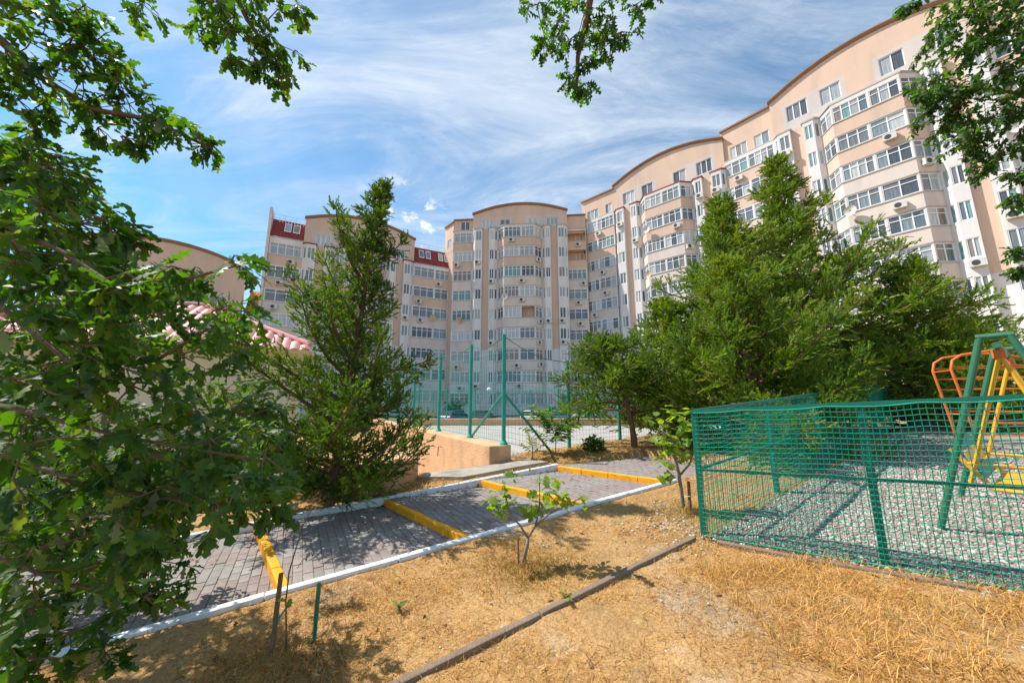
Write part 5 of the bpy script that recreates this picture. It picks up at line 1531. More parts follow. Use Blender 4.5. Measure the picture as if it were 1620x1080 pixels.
CL_A = [(-3.07, 1.84, 3.91, 0.23, (0.4, 0.5, -0.2)), (-2.93, 1.8, 3.57, 0.22, (0.4, 0.5, -0.2)), (-2.89, 1.89, 3.61, 0.23, (0.4, 0.5, -0.2)), (-3.03, 1.93, 3.97, 0.28, (0.4, 0.5, -0.2)), (-2.8, 1.94, 3.9, 0.24, (0.4, 0.5, -0.2)), (-2.76, 1.91, 4.07, 0.2, (0.4, 0.5, -0.2)), (-2.74, 1.98, 3.66, 0.22, (0.4, 0.5, -0.2)), (-2.97, 2.01, 3.5, 0.16, (0.4, 0.5, -0.2)), (-3.01, 1.92, 3.42, 0.14, (0.4, 0.5, -0.2)), (-2.72, 2.09, 3.62, 0.17, (0.4, 0.5, -0.2)), (-2.74, 2.03, 4.0, 0.13, (0.4, 0.5, -0.2)), (-2.63, 2.08, 3.68, 0.13, (0.4, 0.5, -0.2)), (-2.55, 2.1, 3.56, 0.19, (0.4, 0.5, -0.2)), (-2.38, 2.12, 3.48, 0.18, (0.4, 0.5, -0.2)), (-2.48, 2.13, 3.41, 0.13, (0.4, 0.5, -0.2)), (-2.21, 2.13, 3.39, 0.13, (0.4, 0.5, -0.2)), (-2.08, 2.19, 3.33, 0.1, (0.4, 0.5, -0.2)), (-2.76, 2.13, 3.41, 0.12, (0.4, 0.5, -0.2)), (-2.61, 2.14, 3.35, 0.11, (0.4, 0.5, -0.2)), (-2.78, 2.04, 3.91, 0.17, (0.4, 0.5, -0.2))]
CL_B = [(-2.57, 2.07, 4.33, 0.1, (0.2, 0.3, -0.6)), (-2.15, 2.07, 4.31, 0.2, (0.2, 0.3, -0.6)), (-1.93, 2.09, 4.25, 0.2, (0.2, 0.3, -0.6)), (-1.69, 2.09, 4.22, 0.18, (0.2, 0.3, -0.6)), (-1.82, 2.11, 4.07, 0.18, (0.2, 0.3, -0.6)), (-1.62, 2.12, 4.05, 0.14, (0.2, 0.3, -0.6)), (-1.95, 2.13, 3.99, 0.1, (0.2, 0.3, -0.6)), (-1.78, 2.14, 3.92, 0.1, (0.2, 0.3, -0.6)), (-1.58, 2.15, 3.86, 0.08, (0.2, 0.3, -0.6)), (-1.49, 2.07, 4.32, 0.1, (0.2, 0.3, -0.6)), (-2.24, 2.05, 4.48, 0.22, (0.2, 0.3, -0.6)), (-1.8, 2.04, 4.53, 0.24, (0.2, 0.3, -0.6))]
CL_C = [(0.2, 2.4, 4.75, 0.14, (0, 0.3, -0.6)), (0.36, 2.43, 4.62, 0.16, (0, 0.3, -0.6)), (0.59, 2.41, 4.72, 0.17, (0, 0.3, -0.6)), (0.81, 2.42, 4.65, 0.15, (0, 0.3, -0.6)), (0.99, 2.4, 4.75, 0.12, (0, 0.3, -0.6)), (0.28, 2.46, 4.44, 0.08, (0, 0.3, -0.6)), (0.46, 2.45, 4.47, 0.13, (0, 0.3, -0.6)), (0.59, 2.47, 4.34, 0.1, (0, 0.3, -0.6)), (0.79, 2.45, 4.47, 0.11, (0, 0.3, -0.6)), (0.89, 2.44, 4.54, 0.09, (0, 0.3, -0.6)), (0.48, 2.5, 4.2, 0.08, (0, 0.3, -0.6)), (0.57, 2.51, 4.13, 0.06, (0, 0.3, -0.6)), (0.46, 2.37, 4.95, 0.25, (0, 0.3, -0.6)), (0.81, 2.36, 5.0, 0.23, (0, 0.3, -0.6))]
CL_D = [(-1.17, 1.25, 2.07, 0.11, (0.5, 0.4, -0.15), 0.55), (-1.02, 1.21, 1.92, 0.09, (0.5, 0.4, -0.15), 0.55), (-0.98, 1.19, 2.08, 0.07, (0.5, 0.4, -0.15), 0.55), (-1.29, 1.25, 2.09, 0.11, (0.5, 0.4, -0.15), 0.55), (-1.1, 1.28, 1.87, 0.07, (0.5, 0.4, -0.15), 0.55), (-1.38, 1.34, 1.93, 0.13, (0.5, 0.4, -0.15), 0.55), (-1.39, 1.49, 1.8, 0.14, (0.5, 0.4, -0.15), 0.55), (-1.48, 1.32, 2.09, 0.13, (0.5, 0.4, -0.15)), (-1.6, 1.33, 2.0, 0.15, (0.5, 0.4, -0.15)), (-1.2, 1.55, 1.81, 0.06, (0.5, 0.4, -0.15), 0.55), (-1.96, 1.51, 2.4, 0.14, (0.5, 0.4, -0.15)), (-1.88, 1.5, 2.43, 0.11, (0.5, 0.4, -0.15)), (-1.97, 1.39, 2.4, 0.14, (0.5, 0.4, -0.15)), (-1.89, 1.3, 2.17, 0.15, (0.5, 0.4, -0.15)), (-1.89, 1.43, 2.16, 0.16, (0.5, 0.4, -0.15)), (-0.99, 1.5, 1.39, 0.11, (0.5, 0.4, -0.15)), (-1.04, 1.45, 1.31, 0.13, (0.5, 0.4, -0.15)), (-1.26, 1.55, 1.44, 0.16, (0.5, 0.4, -0.15)), (-1.21, 1.59, 1.18, 0.13, (0.5, 0.4, -0.15)), (-1.37, 1.58, 1.23, 0.16, (0.5, 0.4, -0.15)), (-1.09, 1.66, 1.16, 0.08, (0.5, 0.4, -0.15)), (-1.5, 1.56, 1.38, 0.17, (0.5, 0.4, -0.15)), (-1.45, 1.65, 1.56, 0.16, (0.5, 0.4, -0.15)), (-1.35, 1.78, 1.56, 0.14, (0.5, 0.4, -0.15)), (-1.53, 1.47, 1.21, 0.17, (0.5, 0.4, -0.15)), (-1.72, 1.45, 1.31, 0.17, (0.5, 0.4, -0.15)), (-1.73, 1.75, 0.95, 0.16, (0.5, 0.4, -0.15)), (-1.93, 1.77, 0.86, 0.17, (0.5, 0.4, -0.15)), (-1.97, 1.62, 1.0, 0.18, (0.5, 0.4, -0.15)), (-1.91, 2.07, 0.61, 0.12, (0.5, 0.4, -0.15)), (-2.04, 2.08, 0.58, 0.12, (0.5, 0.4, -0.15)), (-2.31, 2.11, 0.42, 0.15, (0.5, 0.4, -0.15)), (-2.14, 2.13, 0.29, 0.1, (0.5, 0.4, -0.15)), (-2.16, 1.8, 0.7, 0.16, (0.5, 0.4, -0.15)), (-2.3, 1.98, 0.38, 0.14, (0.5, 0.4, -0.15)), (-1.65, 1.74, 1.03, 0.13, (0.5, 0.4, -0.15)), (-1.69, 1.29, 1.46, 0.15, (0.5, 0.4, -0.15)), (-1.71, 1.25, 1.68, 0.15, (0.5, 0.4, -0.15)), (-1.65, 1.39, 1.64, 0.17, (0.5, 0.4, -0.15)), (-1.58, 1.51, 1.67, 0.17, (0.5, 0.4, -0.15)), (-1.68, 1.55, 1.44, 0.17, (0.5, 0.4, -0.15)), (-1.73, 1.22, 1.9, 0.15, (0.5, 0.4, -0.15)), (-1.72, 1.36, 1.83, 0.16, (0.5, 0.4, -0.15))]
CL_E = [(-3.52, 2.25, 2.53, 0.18, (0.4, 0.5, -0.1)), (-4.65, 2.98, 3.53, 0.32, (0.4, 0.5, -0.1)), (-3.52, 2.75, 1.0, 0.21, (0.4, 0.5, -0.1)), (-3.05, 1.93, 2.56, 0.21, (0.4, 0.5, -0.1)), (-3.29, 3.26, 0.67, 0.23, (0.4, 0.5, -0.1)), (-3.55, 2.83, 2.5, 0.29, (0.4, 0.5, -0.1)), (-4.03, 2.94, 0.6, 0.25, (0.4, 0.5, -0.1)), (-3.6, 2.51, 1.79, 0.18, (0.4, 0.5, -0.1)), (-2.74, 2.86, 0.47, 0.21, (0.4, 0.5, -0.1)), (-3.86, 3.46, 0.32, 0.31, (0.4, 0.5, -0.1)), (-3.58, 2.73, 1.8, 0.23, (0.4, 0.5, -0.1)), (-4.32, 2.87, 3.08, 0.22, (0.4, 0.5, -0.1)), (-2.99, 1.98, 2.94, 0.19, (0.4, 0.5, -0.1)), (-4.6, 3.38, 1.99, 0.26, (0.4, 0.5, -0.1)), (-3.96, 2.73, 2.11, 0.22, (0.4, 0.5, -0.1)), (-2.58, 2.19, 2.17, 0.2, (0.4, 0.5, -0.1)), (-2.64, 1.95, 0.89, 0.14, (0.4, 0.5, -0.1)), (-2.16, 2.21, 1.12, 0.17, (0.4, 0.5, -0.1)), (-2.38, 1.66, 2.42, 0.16, (0.4, 0.5, -0.1)), (-2.92, 3.19, 0.47, 0.31, (0.4, 0.5, -0.1)), (-4.86, 3.02, 3.77, 0.32, (0.4, 0.5, -0.1)), (-2.88, 2.7, 2.11, 0.27, (0.4, 0.5, -0.1)), (-3.51, 2.36, 2.4, 0.18, (0.4, 0.5, -0.1)), (-2.35, 2.21, 2.1, 0.16, (0.4, 0.5, -0.1)), (-4.5, 2.76, 3.47, 0.25, (0.4, 0.5, -0.1)), (-4.97, 3.23, 2.71, 0.28, (0.4, 0.5, -0.1)), (-2.69, 1.69, 2.36, 0.14, (0.4, 0.5, -0.1)), (-2.49, 1.83, 1.38, 0.15, (0.4, 0.5, -0.1)), (-2.15, 1.81, 2.32, 0.17, (0.4, 0.5, -0.1)), (-4.04, 3.57, 0.79, 0.29, (0.4, 0.5, -0.1)), (-2.4, 1.67, 2.28, 0.15, (0.4, 0.5, -0.1)), (-3.63, 2.96, 2.77, 0.27, (0.4, 0.5, -0.1)), (-3.09, 1.91, 2.94, 0.16, (0.4, 0.5, -0.1)), (-2.28, 1.84, 2.37, 0.14, (0.4, 0.5, -0.1)), (-4.09, 3.67, 0.17, 0.28, (0.4, 0.5, -0.1)), (-3.53, 3.29, 0.42, 0.29, (0.4, 0.5, -0.1)), (-3.05, 2.06, 1.78, 0.21, (0.4, 0.5, -0.1)), (-2.29, 2.45, 0.72, 0.21, (0.4, 0.5, -0.1)), (-3.12, 3.28, 0.77, 0.27, (0.4, 0.5, -0.1)), (-2.1, 2.23, 1.38, 0.22, (0.4, 0.5, -0.1)), (-4.97, 3.66, 0.08, 0.35, (0.4, 0.5, -0.1)), (-4.81, 3.34, 1.23, 0.24, (0.4, 0.5, -0.1)), (-2.07, 1.97, 0.76, 0.14, (0.4, 0.5, -0.1)), (-3.17, 3.05, 1.37, 0.3, (0.4, 0.5, -0.1)), (-4.99, 3.09, 2.95, 0.23, (0.4, 0.5, -0.1)), (-4.5, 3.31, 0.49, 0.3, (0.4, 0.5, -0.1)), (-3.88, 3.43, 0.45, 0.25, (0.4, 0.5, -0.1)), (-4.06, 3.33, 1.22, 0.31, (0.4, 0.5, -0.1)), (-2.19, 1.73, 1.8, 0.12, (0.4, 0.5, -0.1)), (-3.59, 3.23, 1.51, 0.29, (0.4, 0.5, -0.1)), (-4.14, 2.78, 3.12, 0.26, (0.4, 0.5, -0.1)), (-4.11, 2.81, 3.64, 0.22, (0.4, 0.5, -0.1)), (-3.71, 3.07, 1.69, 0.25, (0.4, 0.5, -0.1)), (-4.45, 3.16, 2.92, 0.24, (0.4, 0.5, -0.1)), (-4.1, 2.96, 3.32, 0.28, (0.4, 0.5, -0.1)), (-3.3, 2.98, 2.08, 0.22, (0.4, 0.5, -0.1)), (-3.13, 2.38, 0.79, 0.22, (0.4, 0.5, -0.1)), (-2.22, 1.95, 1.94, 0.2, (0.4, 0.5, -0.1)), (-3.72, 2.38, 2.78, 0.2, (0.4, 0.5, -0.1)), (-2.32, 2.94, 1.7, 0.2, (0.4, 0.5, -0.1)), (-3.16, 2.44, 2.37, 0.24, (0.4, 0.5, -0.1)), (-3.15, 2.11, 1.81, 0.21, (0.4, 0.5, -0.1)), (-3.84, 3.28, 2.45, 0.31, (0.4, 0.5, -0.1)), (-2.31, 2.31, 1.32, 0.23, (0.4, 0.5, -0.1)), (-2.36, 2.21, 1.87, 0.22, (0.4, 0.5, -0.1)), (-2.53, 2.59, 0.97, 0.18, (0.4, 0.5, -0.1)), (-3.5, 2.98, 0.93, 0.21, (0.4, 0.5, -0.1)), (-4.59, 2.82, 3.36, 0.23, (0.4, 0.5, -0.1)), (-3.53, 2.9, 0.55, 0.22, (0.4, 0.5, -0.1)), (-3.45, 2.44, 1.46, 0.24, (0.4, 0.5, -0.1)), (-2.85, 2.12, 2.64, 0.18, (0.4, 0.5, -0.1)), (-5.03, 3.0, 3.73, 0.33, (0.4, 0.5, -0.1)), (-2.91, 3.52, 0.7, 0.25, (0.4, 0.5, -0.1)), (-3.02, 2.73, 1.55, 0.27, (0.4, 0.5, -0.1)), (-1.42, 2.0, 1.18, 0.18, (0.4, 0.5, -0.1)), (-2.55, 2.85, 1.26, 0.27, (0.4, 0.5, -0.1)), (-2.52, 2.3, 2.35, 0.21, (0.4, 0.5, -0.1)), (-2.52, 2.41, 0.74, 0.17, (0.4, 0.5, -0.1)), (-4.1, 3.27, 2.57, 0.34, (0.4, 0.5, -0.1)), (-4.09, 3.03, 2.21, 0.24, (0.4, 0.5, -0.1)), (-3.05, 1.97, 1.98, 0.18, (0.4, 0.5, -0.1)), (-2.39, 2.41, 1.26, 0.24, (0.4, 0.5, -0.1)), (-2.55, 1.87, 1.49, 0.19, (0.4, 0.5, -0.1)), (-2.76, 3.0, 0.26, 0.22, (0.4, 0.5, -0.1)), (-3.04, 1.91, 2.77, 0.21, (0.4, 0.5, -0.1)), (-2.13, 2.1, 0.86, 0.15, (0.4, 0.5, -0.1)), (-2.07, 1.9, 2.23, 0.19, (0.4, 0.5, -0.1)), (-3.62, 3.45, 1.17, 0.26, (0.4, 0.5, -0.1)), (-2.6, 1.87, 1.7, 0.13, (0.4, 0.5, -0.1)), (-2.63, 1.73, 2.14, 0.19, (0.4, 0.5, -0.1)), (-3.1, 2.77, 2.55, 0.27, (0.4, 0.5, -0.1)), (-2.42, 3.29, 1.28, 0.3, (0.4, 0.5, -0.1)), (-2.83, 2.97, 1.64, 0.26, (0.4, 0.5, -0.1)), (-4.54, 3.14, 1.85, 0.27, (0.4, 0.5, -0.1)), (-4.73, 2.92, 3.48, 0.25, (0.4, 0.5, -0.1)), (-3.73, 3.09, 2.26, 0.26, (0.4, 0.5, -0.1)), (-2.3, 1.71, 1.98, 0.17, (0.4, 0.5, -0.1)), (-2.53, 1.77, 2.87, 0.15, (0.4, 0.5, -0.1)), (-2.23, 2.24, 0.91, 0.19, (0.4, 0.5, -0.1)), (-2.33, 2.0, 1.82, 0.2, (0.4, 0.5, -0.1)), (-3.69, 3.6, -0.04, 0.33, (0.4, 0.5, -0.1)), (-3.42, 3.05, 2.3, 0.28, (0.4, 0.5, -0.1)), (-4.15, 3.0, 3.37, 0.26, (0.4, 0.5, -0.1)), (-2.19, 2.8, 1.36, 0.19, (0.4, 0.5, -0.1)), (-4.17, 3.24, 1.37, 0.29, (0.4, 0.5, -0.1)), (-2.96, 2.66, 2.45, 0.22, (0.4, 0.5, -0.1)), (-3.3, 3.44, 0.6, 0.32, (0.4, 0.5, -0.1)), (-2.63, 2.82, 1.32, 0.24, (0.4, 0.5, -0.1)), (-2.45, 2.02, 0.7, 0.17, (0.4, 0.5, -0.1)), (-3.4, 2.72, 1.83, 0.21, (0.4, 0.5, -0.1)), (-4.53, 2.85, 2.92, 0.31, (0.4, 0.5, -0.1)), (-4.81, 3.49, 1.1, 0.33, (0.4, 0.5, -0.1)), (-4.77, 3.14, 1.82, 0.29, (0.4, 0.5, -0.1)), (-4.46, 3.02, 1.42, 0.21, (0.4, 0.5, -0.1)), (-3.35, 2.3, 1.85, 0.23, (0.4, 0.5, -0.1)), (-1.92, 2.32, 1.14, 0.18, (0.4, 0.5, -0.1)), (-3.6, 2.45, 1.5, 0.25, (0.4, 0.5, -0.1)), (-1.84, 2.32, 1.12, 0.21, (0.4, 0.5, -0.1)), (-2.34, 2.58, 0.97, 0.18, (0.4, 0.5, -0.1)), (-4.29, 2.97, 3.73, 0.26, (0.4, 0.5, -0.1)), (-3.32, 2.91, 1.0, 0.27, (0.4, 0.5, -0.1)), (-2.59, 2.06, 2.23, 0.19, (0.4, 0.5, -0.1)), (-3.2, 1.98, 2.99, 0.22, (0.4, 0.5, -0.1)), (-2.26, 1.71, 2.55, 0.19, (0.4, 0.5, -0.1)), (-3.06, 1.92, 2.58, 0.21, (0.4, 0.5, -0.1)), (-2.06, 2.64, 1.3, 0.19, (0.4, 0.5, -0.1)), (-4.38, 3.27, 2.51, 0.25, (0.4, 0.5, -0.1)), (-2.24, 1.79, 2.32, 0.2, (0.4, 0.5, -0.1)), (-3.49, 2.71, 2.51, 0.29, (0.4, 0.5, -0.1)), (-2.64, 1.83, 2.76, 0.19, (0.4, 0.5, -0.1)), (-2.69, 1.82, 2.88, 0.16, (0.4, 0.5, -0.1)), (-3.27, 2.05, 3.02, 0.23, (0.4, 0.5, -0.1)), (-4.17, 3.45, 1.45, 0.25, (0.4, 0.5, -0.1)), (-3.79, 3.13, 2.98, 0.31, (0.4, 0.5, -0.1)), (-4.84, 3.55, 0.04, 0.31, (0.4, 0.5, -0.1)), (-2.63, 2.16, 0.83, 0.21, (0.4, 0.5, -0.1)), (-2.91, 2.23, 1.01, 0.22, (0.4, 0.5, -0.1)), (-2.59, 2.37, 0.79, 0.21, (0.4, 0.5, -0.1)), (-2.32, 2.35, 0.9, 0.19, (0.4, 0.5, -0.1)), (-2.22, 2.42, 1.11, 0.2, (0.4, 0.5, -0.1)), (-2.06, 2.51, 1.17, 0.19, (0.4, 0.5, -0.1)), (-1.89, 2.48, 1.34, 0.19, (0.4, 0.5, -0.1)), (-1.69, 2.37, 1.39, 0.14, (0.4, 0.5, -0.1)), (-2.6, 2.11, 0.54, 0.18, (0.4, 0.5, -0.1)), (-2.53, 2.21, 0.55, 0.18, (0.4, 0.5, -0.1)), (-2.49, 2.04, 0.35, 0.16, (0.4, 0.5, -0.1)), (-2.89, 1.95, 3.26, 0.12, (0.4, 0.5, -0.1)), (-3.05, 1.97, 3.15, 0.15, (0.4, 0.5, -0.1)), (-2.89, 1.99, 3.03, 0.17, (0.4, 0.5, -0.1)), (-2.74, 2.01, 2.88, 0.15, (0.4, 0.5, -0.1))]
CL_R = [(6.73, 4.51, 7.27, 0.52, (-0.5, 0.2, -0.3)), (6.93, 4.33, 7.15, 0.55, (-0.5, 0.2, -0.3)), (7.16, 4.28, 6.87, 0.54, (-0.5, 0.2, -0.3)), (6.95, 4.68, 6.9, 0.48, (-0.5, 0.2, -0.3)), (6.68, 4.83, 6.61, 0.39, (-0.5, 0.2, -0.3)), (6.6, 4.96, 6.4, 0.32, (-0.5, 0.2, -0.3)), (6.92, 4.67, 6.34, 0.47, (-0.5, 0.2, -0.3)), (7.12, 4.47, 6.34, 0.5, (-0.5, 0.2, -0.3)), (6.75, 4.82, 6.04, 0.43, (-0.5, 0.2, -0.3)), (6.97, 4.68, 5.7, 0.42, (-0.5, 0.2, -0.3)), (7.16, 4.49, 5.63, 0.45, (-0.5, 0.2, -0.3)), (6.82, 4.81, 5.54, 0.33, (-0.5, 0.2, -0.3)), (7.12, 4.66, 5.22, 0.36, (-0.5, 0.2, -0.3)), (7.07, 4.79, 5.06, 0.24, (-0.5, 0.2, -0.3)), (7.2, 4.63, 4.79, 0.29, (-0.5, 0.2, -0.3)), (6.78, 4.95, 5.88, 0.26, (-0.5, 0.2, -0.3)), (6.47, 4.34, 3.53, 0.13, (-0.5, 0.2, -0.3)), (6.5, 4.38, 3.29, 0.1, (-0.5, 0.2, -0.3)), (7.02, 4.59, 4.43, 0.19, (-0.5, 0.2, -0.3)), (5.53, 4.14, 7.07, 0.12, (-0.5, 0.2, -0.3)), (7.37, 4.28, 6.24, 0.53, (-0.5, 0.2, -0.3)), (7.37, 4.43, 5.38, 0.53, (-0.5, 0.2, -0.3)), (7.46, 4.18, 6.85, 0.61, (-0.5, 0.2, -0.3)), (6.97, 4.34, 7.71, 0.56, (-0.5, 0.2, -0.3)), (7.57, 4.27, 7.51, 0.55, (-0.5, 0.2, -0.3))]
BG_A = [[-3.2, 1.54, 3.89], [-2.98, 1.78, 3.68], [-2.96, 1.94, 3.61], [-2.72, 2.06, 3.48], [-2.4, 2.12, 3.46], [-2.04, 2.2, 3.3]]
BG_B = [[-2.02, 1.84, 5.07], [-1.98, 1.98, 4.55], [-1.84, 2.09, 4.22], [-1.62, 2.14, 3.92]]
BG_C = [[0.68, 1.95, 5.63], [0.66, 2.27, 4.98], [0.61, 2.41, 4.69], [0.53, 2.47, 4.34], [0.52, 2.52, 4.09]]
BG_D1 = [[-3.16, 1.54, 2.21], [-2.31, 1.57, 2.04], [-1.97, 1.62, 1.76], [-1.54, 1.55, 1.78], [-1.16, 1.35, 1.88]]
BG_D2 = [[-3.16, 1.54, 2.21], [-2.13, 1.39, 2.34], [-1.79, 1.36, 2.19], [-1.52, 1.32, 2.04], [-1.17, 1.26, 2.05], [-0.96, 1.19, 2.07]]
BG_D3 = [[-3.16, 1.63, 1.7], [-2.22, 1.62, 1.38], [-1.74, 1.58, 1.26], [-1.39, 1.59, 1.2], [-1.12, 1.67, 1.08]]
BG_D4 = [[-3.41, 1.81, 1.41], [-2.31, 1.76, 0.92], [-2.1, 1.85, 0.77], [-1.94, 2.07, 0.6]]
BG_D5 = [[-3.41, 1.76, 1.71], [-2.31, 1.65, 1.59], [-1.61, 1.54, 1.46], [-0.98, 1.5, 1.37]]
FIG_T = [[0.11, 3.67, 0.09], [0.11, 3.65, 0.16], [0.14, 3.63, 0.28], [0.15, 3.62, 0.36]]
FIG_B = [[[0.15, 3.62, 0.36], [0.07, 3.6, 0.48], [-0.03, 3.55, 0.59], [-0.15, 3.52, 0.63]], [[0.15, 3.62, 0.36], [0.22, 3.6, 0.47], [0.26, 3.62, 0.64], [0.26, 3.57, 0.92]], [[0.22, 3.6, 0.47], [0.33, 3.47, 0.61], [0.48, 3.41, 0.7], [0.62, 3.34, 0.79]], [[-0.01, 3.58, 0.57], [-0.04, 3.57, 0.66], [-0.07, 3.55, 0.78]]]
FIG_C = [(-0.16, 3.52, 0.64, 0.07, (0, 0, 0.2)), (-0.2, 3.5, 0.74, 0.06, (0, 0, 0.2)), (-0.06, 3.56, 0.71, 0.07, (0, 0, 0.2)), (-0.08, 3.54, 0.81, 0.07, (0, 0, 0.2)), (0.03, 3.52, 0.94, 0.07, (0, 0, 0.2)), (0.09, 3.58, 0.61, 0.07, (0, 0, 0.2)), (0.24, 3.58, 0.57, 0.07, (0, 0, 0.2)), (0.22, 3.58, 0.62, 0.06, (0, 0, 0.2)), (0.25, 3.61, 0.73, 0.08, (0, 0, 0.2)), (0.26, 3.58, 0.87, 0.09, (0, 0, 0.2)), (0.35, 3.54, 0.8, 0.08, (0, 0, 0.2)), (0.4, 3.53, 0.89, 0.06, (0, 0, 0.2)), (0.33, 3.46, 0.71, 0.06, (0, 0, 0.2)), (0.43, 3.45, 0.74, 0.07, (0, 0, 0.2)), (0.53, 3.41, 0.72, 0.06, (0, 0, 0.2)), (0.61, 3.34, 0.79, 0.07, (0, 0, 0.2)), (0.49, 3.44, 0.79, 0.05, (0, 0, 0.2))]
FT_T = [[2.16, 4.85, 0.22], [2.16, 4.83, 0.32], [2.13, 4.79, 0.55], [2.1, 4.76, 0.75], [2.04, 4.72, 0.99], [2.03, 4.69, 1.18]]
FT_B = [[[2.12, 4.77, 0.7], [2.21, 4.69, 0.84], [2.27, 4.67, 0.99]], [[2.04, 4.72, 0.99], [1.93, 4.69, 1.18], [1.88, 4.66, 1.34]], [[2.04, 4.71, 1.07], [2.19, 4.78, 1.25], [2.24, 4.75, 1.42]]]
FT_C = [(1.89, 4.66, 1.36, 0.16, (0, 0, 0.1)), (2.01, 4.64, 1.46, 0.14, (0, 0, 0.1)), (2.2, 4.75, 1.43, 0.15, (0, 0, 0.1)), (2.25, 4.66, 1.32, 0.13, (0, 0, 0.1)), (1.84, 4.69, 1.14, 0.14, (0, 0, 0.1)), (2.0, 4.69, 1.18, 0.16, (0, 0, 0.1)), (2.16, 4.69, 1.18, 0.14, (0, 0, 0.1)), (1.92, 4.72, 0.99, 0.14, (0, 0, 0.1)), (2.03, 4.61, 1.02, 0.14, (0, 0, 0.1)), (1.91, 4.65, 0.82, 0.11, (0, 0, 0.1)), (2.27, 4.65, 1.07, 0.11, (0, 0, 0.1)), (2.17, 4.68, 0.92, 0.09, (0, 0, 0.1)), (1.95, 4.67, 0.69, 0.07, (0, 0, 0.1))]
SAP = [[-1.48, 2.67, -0.02], [-1.48, 2.65, 0.12], [-1.48, 2.61, 0.32], [-1.46, 2.58, 0.51], [-1.42, 2.56, 0.65], [-1.37, 2.53, 0.81], [-1.3, 2.51, 0.93]] , [[-1.41, 2.58, 0.53], [-1.36, 2.56, 0.6]]

# left oak: the camera stands under its edge
Oz = tz(-3.7, 0.1)
trunk = [(-3.7, 0.1, Oz - 0.2), (-3.66, 0.12, 0.8), (-3.55, 0.15, 2.0), (-3.3, 0.2, 3.2), (-3.0, 0.3, 4.4), (-2.8, 0.4, 5.4)]
hub = lambda h: (-3.55 + 0.25 * max(0, (h - 2) / 1.2), 0.17, h)
boughs = [([hub(3.3)] + BG_A, 0.032), ([(-3.0, 0.3, 4.3)] + BG_B, 0.03), ([hub(2.2)] + BG_D1, 0.016), ([hub(2.3)] + BG_D2, 0.012), ([hub(1.6)] + BG_D3, 0.013), ([hub(1.4)] + BG_D4, 0.012), ([hub(1.7)] + BG_D5, 0.013)]
rs = random.Random(8)
CL_F = [(-4.0 + rs.uniform(-1.1, 0.9), 0.2 + rs.uniform(-1.1, 1.1), rs.uniform(3.0, 5.2), 0.45, (0, 0, 0)) for i in range(22)]  # unseen upper crown clumps, added to throw shade from above
n1 = broad_tree('oak_tree', 'oak with lobed leaves hanging close in at the left edge', (-3.7, 0.1), Oz, boughs, CL_A + CL_B + CL_D + CL_E + CL_F, 0.093, 5.6, 61, M['oak'], [OAK, OAK2, OAK], trunk, 0.17, 300, lo=[OAK_LO, OAK_LO2], tintc=(0.55, 0.22))
# oak behind the camera whose twigs hang in at the top centre
Tz = tz(1.7, -2.3)
n2 = broad_tree('oak_tree', 'oak twigs hanging in from above at the top centre', (1.7, -2.3), Tz, [([(1.5, -1.9, 3.5)] + BG_C, 0.045)], CL_C, 0.098, 5, 62, M['oak'], [OAK, OAK2],
           [(1.7, -2.3, Tz - 0.2), (1.68, -2.25, 1.2), (1.6, -2.1, 2.6), (1.45, -1.8, 3.7), (1.3, -1.5, 5.0)], 0.15, 120)
# tree at the right edge
Rz = tz(10.2, 4.6)
n3 = broad_tree('broadleaf_tree', 'dark leafy tree hanging in at the upper right corner', (10.2, 4.6), Rz, [([(10.0, 4.6, 4.2), (8.9, 4.7, 5.6), (7.6, 4.8, 6.3), (6.8, 4.8, 6.4)], 0.05), ([(10.0, 4.6, 5.0), (8.6, 4.4, 6.8), (7.4, 4.3, 7.4)], 0.05), ([(10.1, 4.6, 3.0), (8.2, 4.6, 3.9), (6.6, 4.5, 3.6)], 0.03)],
           CL_R, 0.098, 12, 63, M['oak'], [OAK_LO, OAK_LO2], [(10.2, 4.6, Rz - 0.2), (10.2, 4.6, 2.0), (10.0, 4.6, 4.2), (9.8, 4.6, 6.5), (9.6, 4.6, 8.0)], 0.16, 0, 0.4)
print('leaves', n1, n2, n3)

# fig saplings
def fig(label, T_, B_, C_, size, per, seed, r):
    x, y, z = T_[0]; gz = tz(x, y); rng = np.random.default_rng(seed)
    root = empty('fig_tree', (x, y, gz)); tag(root, label, 'tree'); sh = Vector((-x, -y, -gz))
    b = MB(); m = len(T_); b.tube([(x, y, gz - 0.05)] + T_[1:], [r * (1 - 0.5 * i / m) for i in range(m)], 8); b.build('trunk', M['grey_stem'], root, smooth=True).location = sh
    for pts in B_:
        b = MB(); m = len(pts); b.tube(pts, [r * 0.55 * (1 - 0.7 * i / m) for i in range(m)], 6); b.build('branch', M['grey_stem'], root, smooth=True).location = sh
    lib = []
    for v in range(10):
        pv, pt = FIG; lib.append(mesh_np('leaf', pv * np.array([1, rng.uniform(.85, 1.1), rng.uniform(-.4, 1.6)]), pt, M['fig'], np.full(len(pv), np.clip(rng.normal(.5, .25), 0, 1)), True))
    for (cx_, cy_, cz_, cr, d) in C_:
        for k in range(per):
            a = rng.uniform(0, 2 * PI); e = rng.uniform(-.7, .5)
            dd = np.array([[math.cos(a) * math.cos(e), math.sin(a) * math.cos(e), math.sin(e)]]); up = np.array([[0, 0, 1.0]]) + rng.normal(0, .5, (1, 3))
            F = rot_frames(dd, up, rng)[0] * size * rng.uniform(.55, 1.1)
            pp = np.array([cx_, cy_, cz_]) + rng.normal(0, cr * 0.45, 3)
            o = link('leaf', lib[int(rng.integers(10))], root)
            o.matrix_local = Matrix([list(F[i]) + [pp[i] + sh[i]] for i in range(3)] + [[0, 0, 0, 1]])
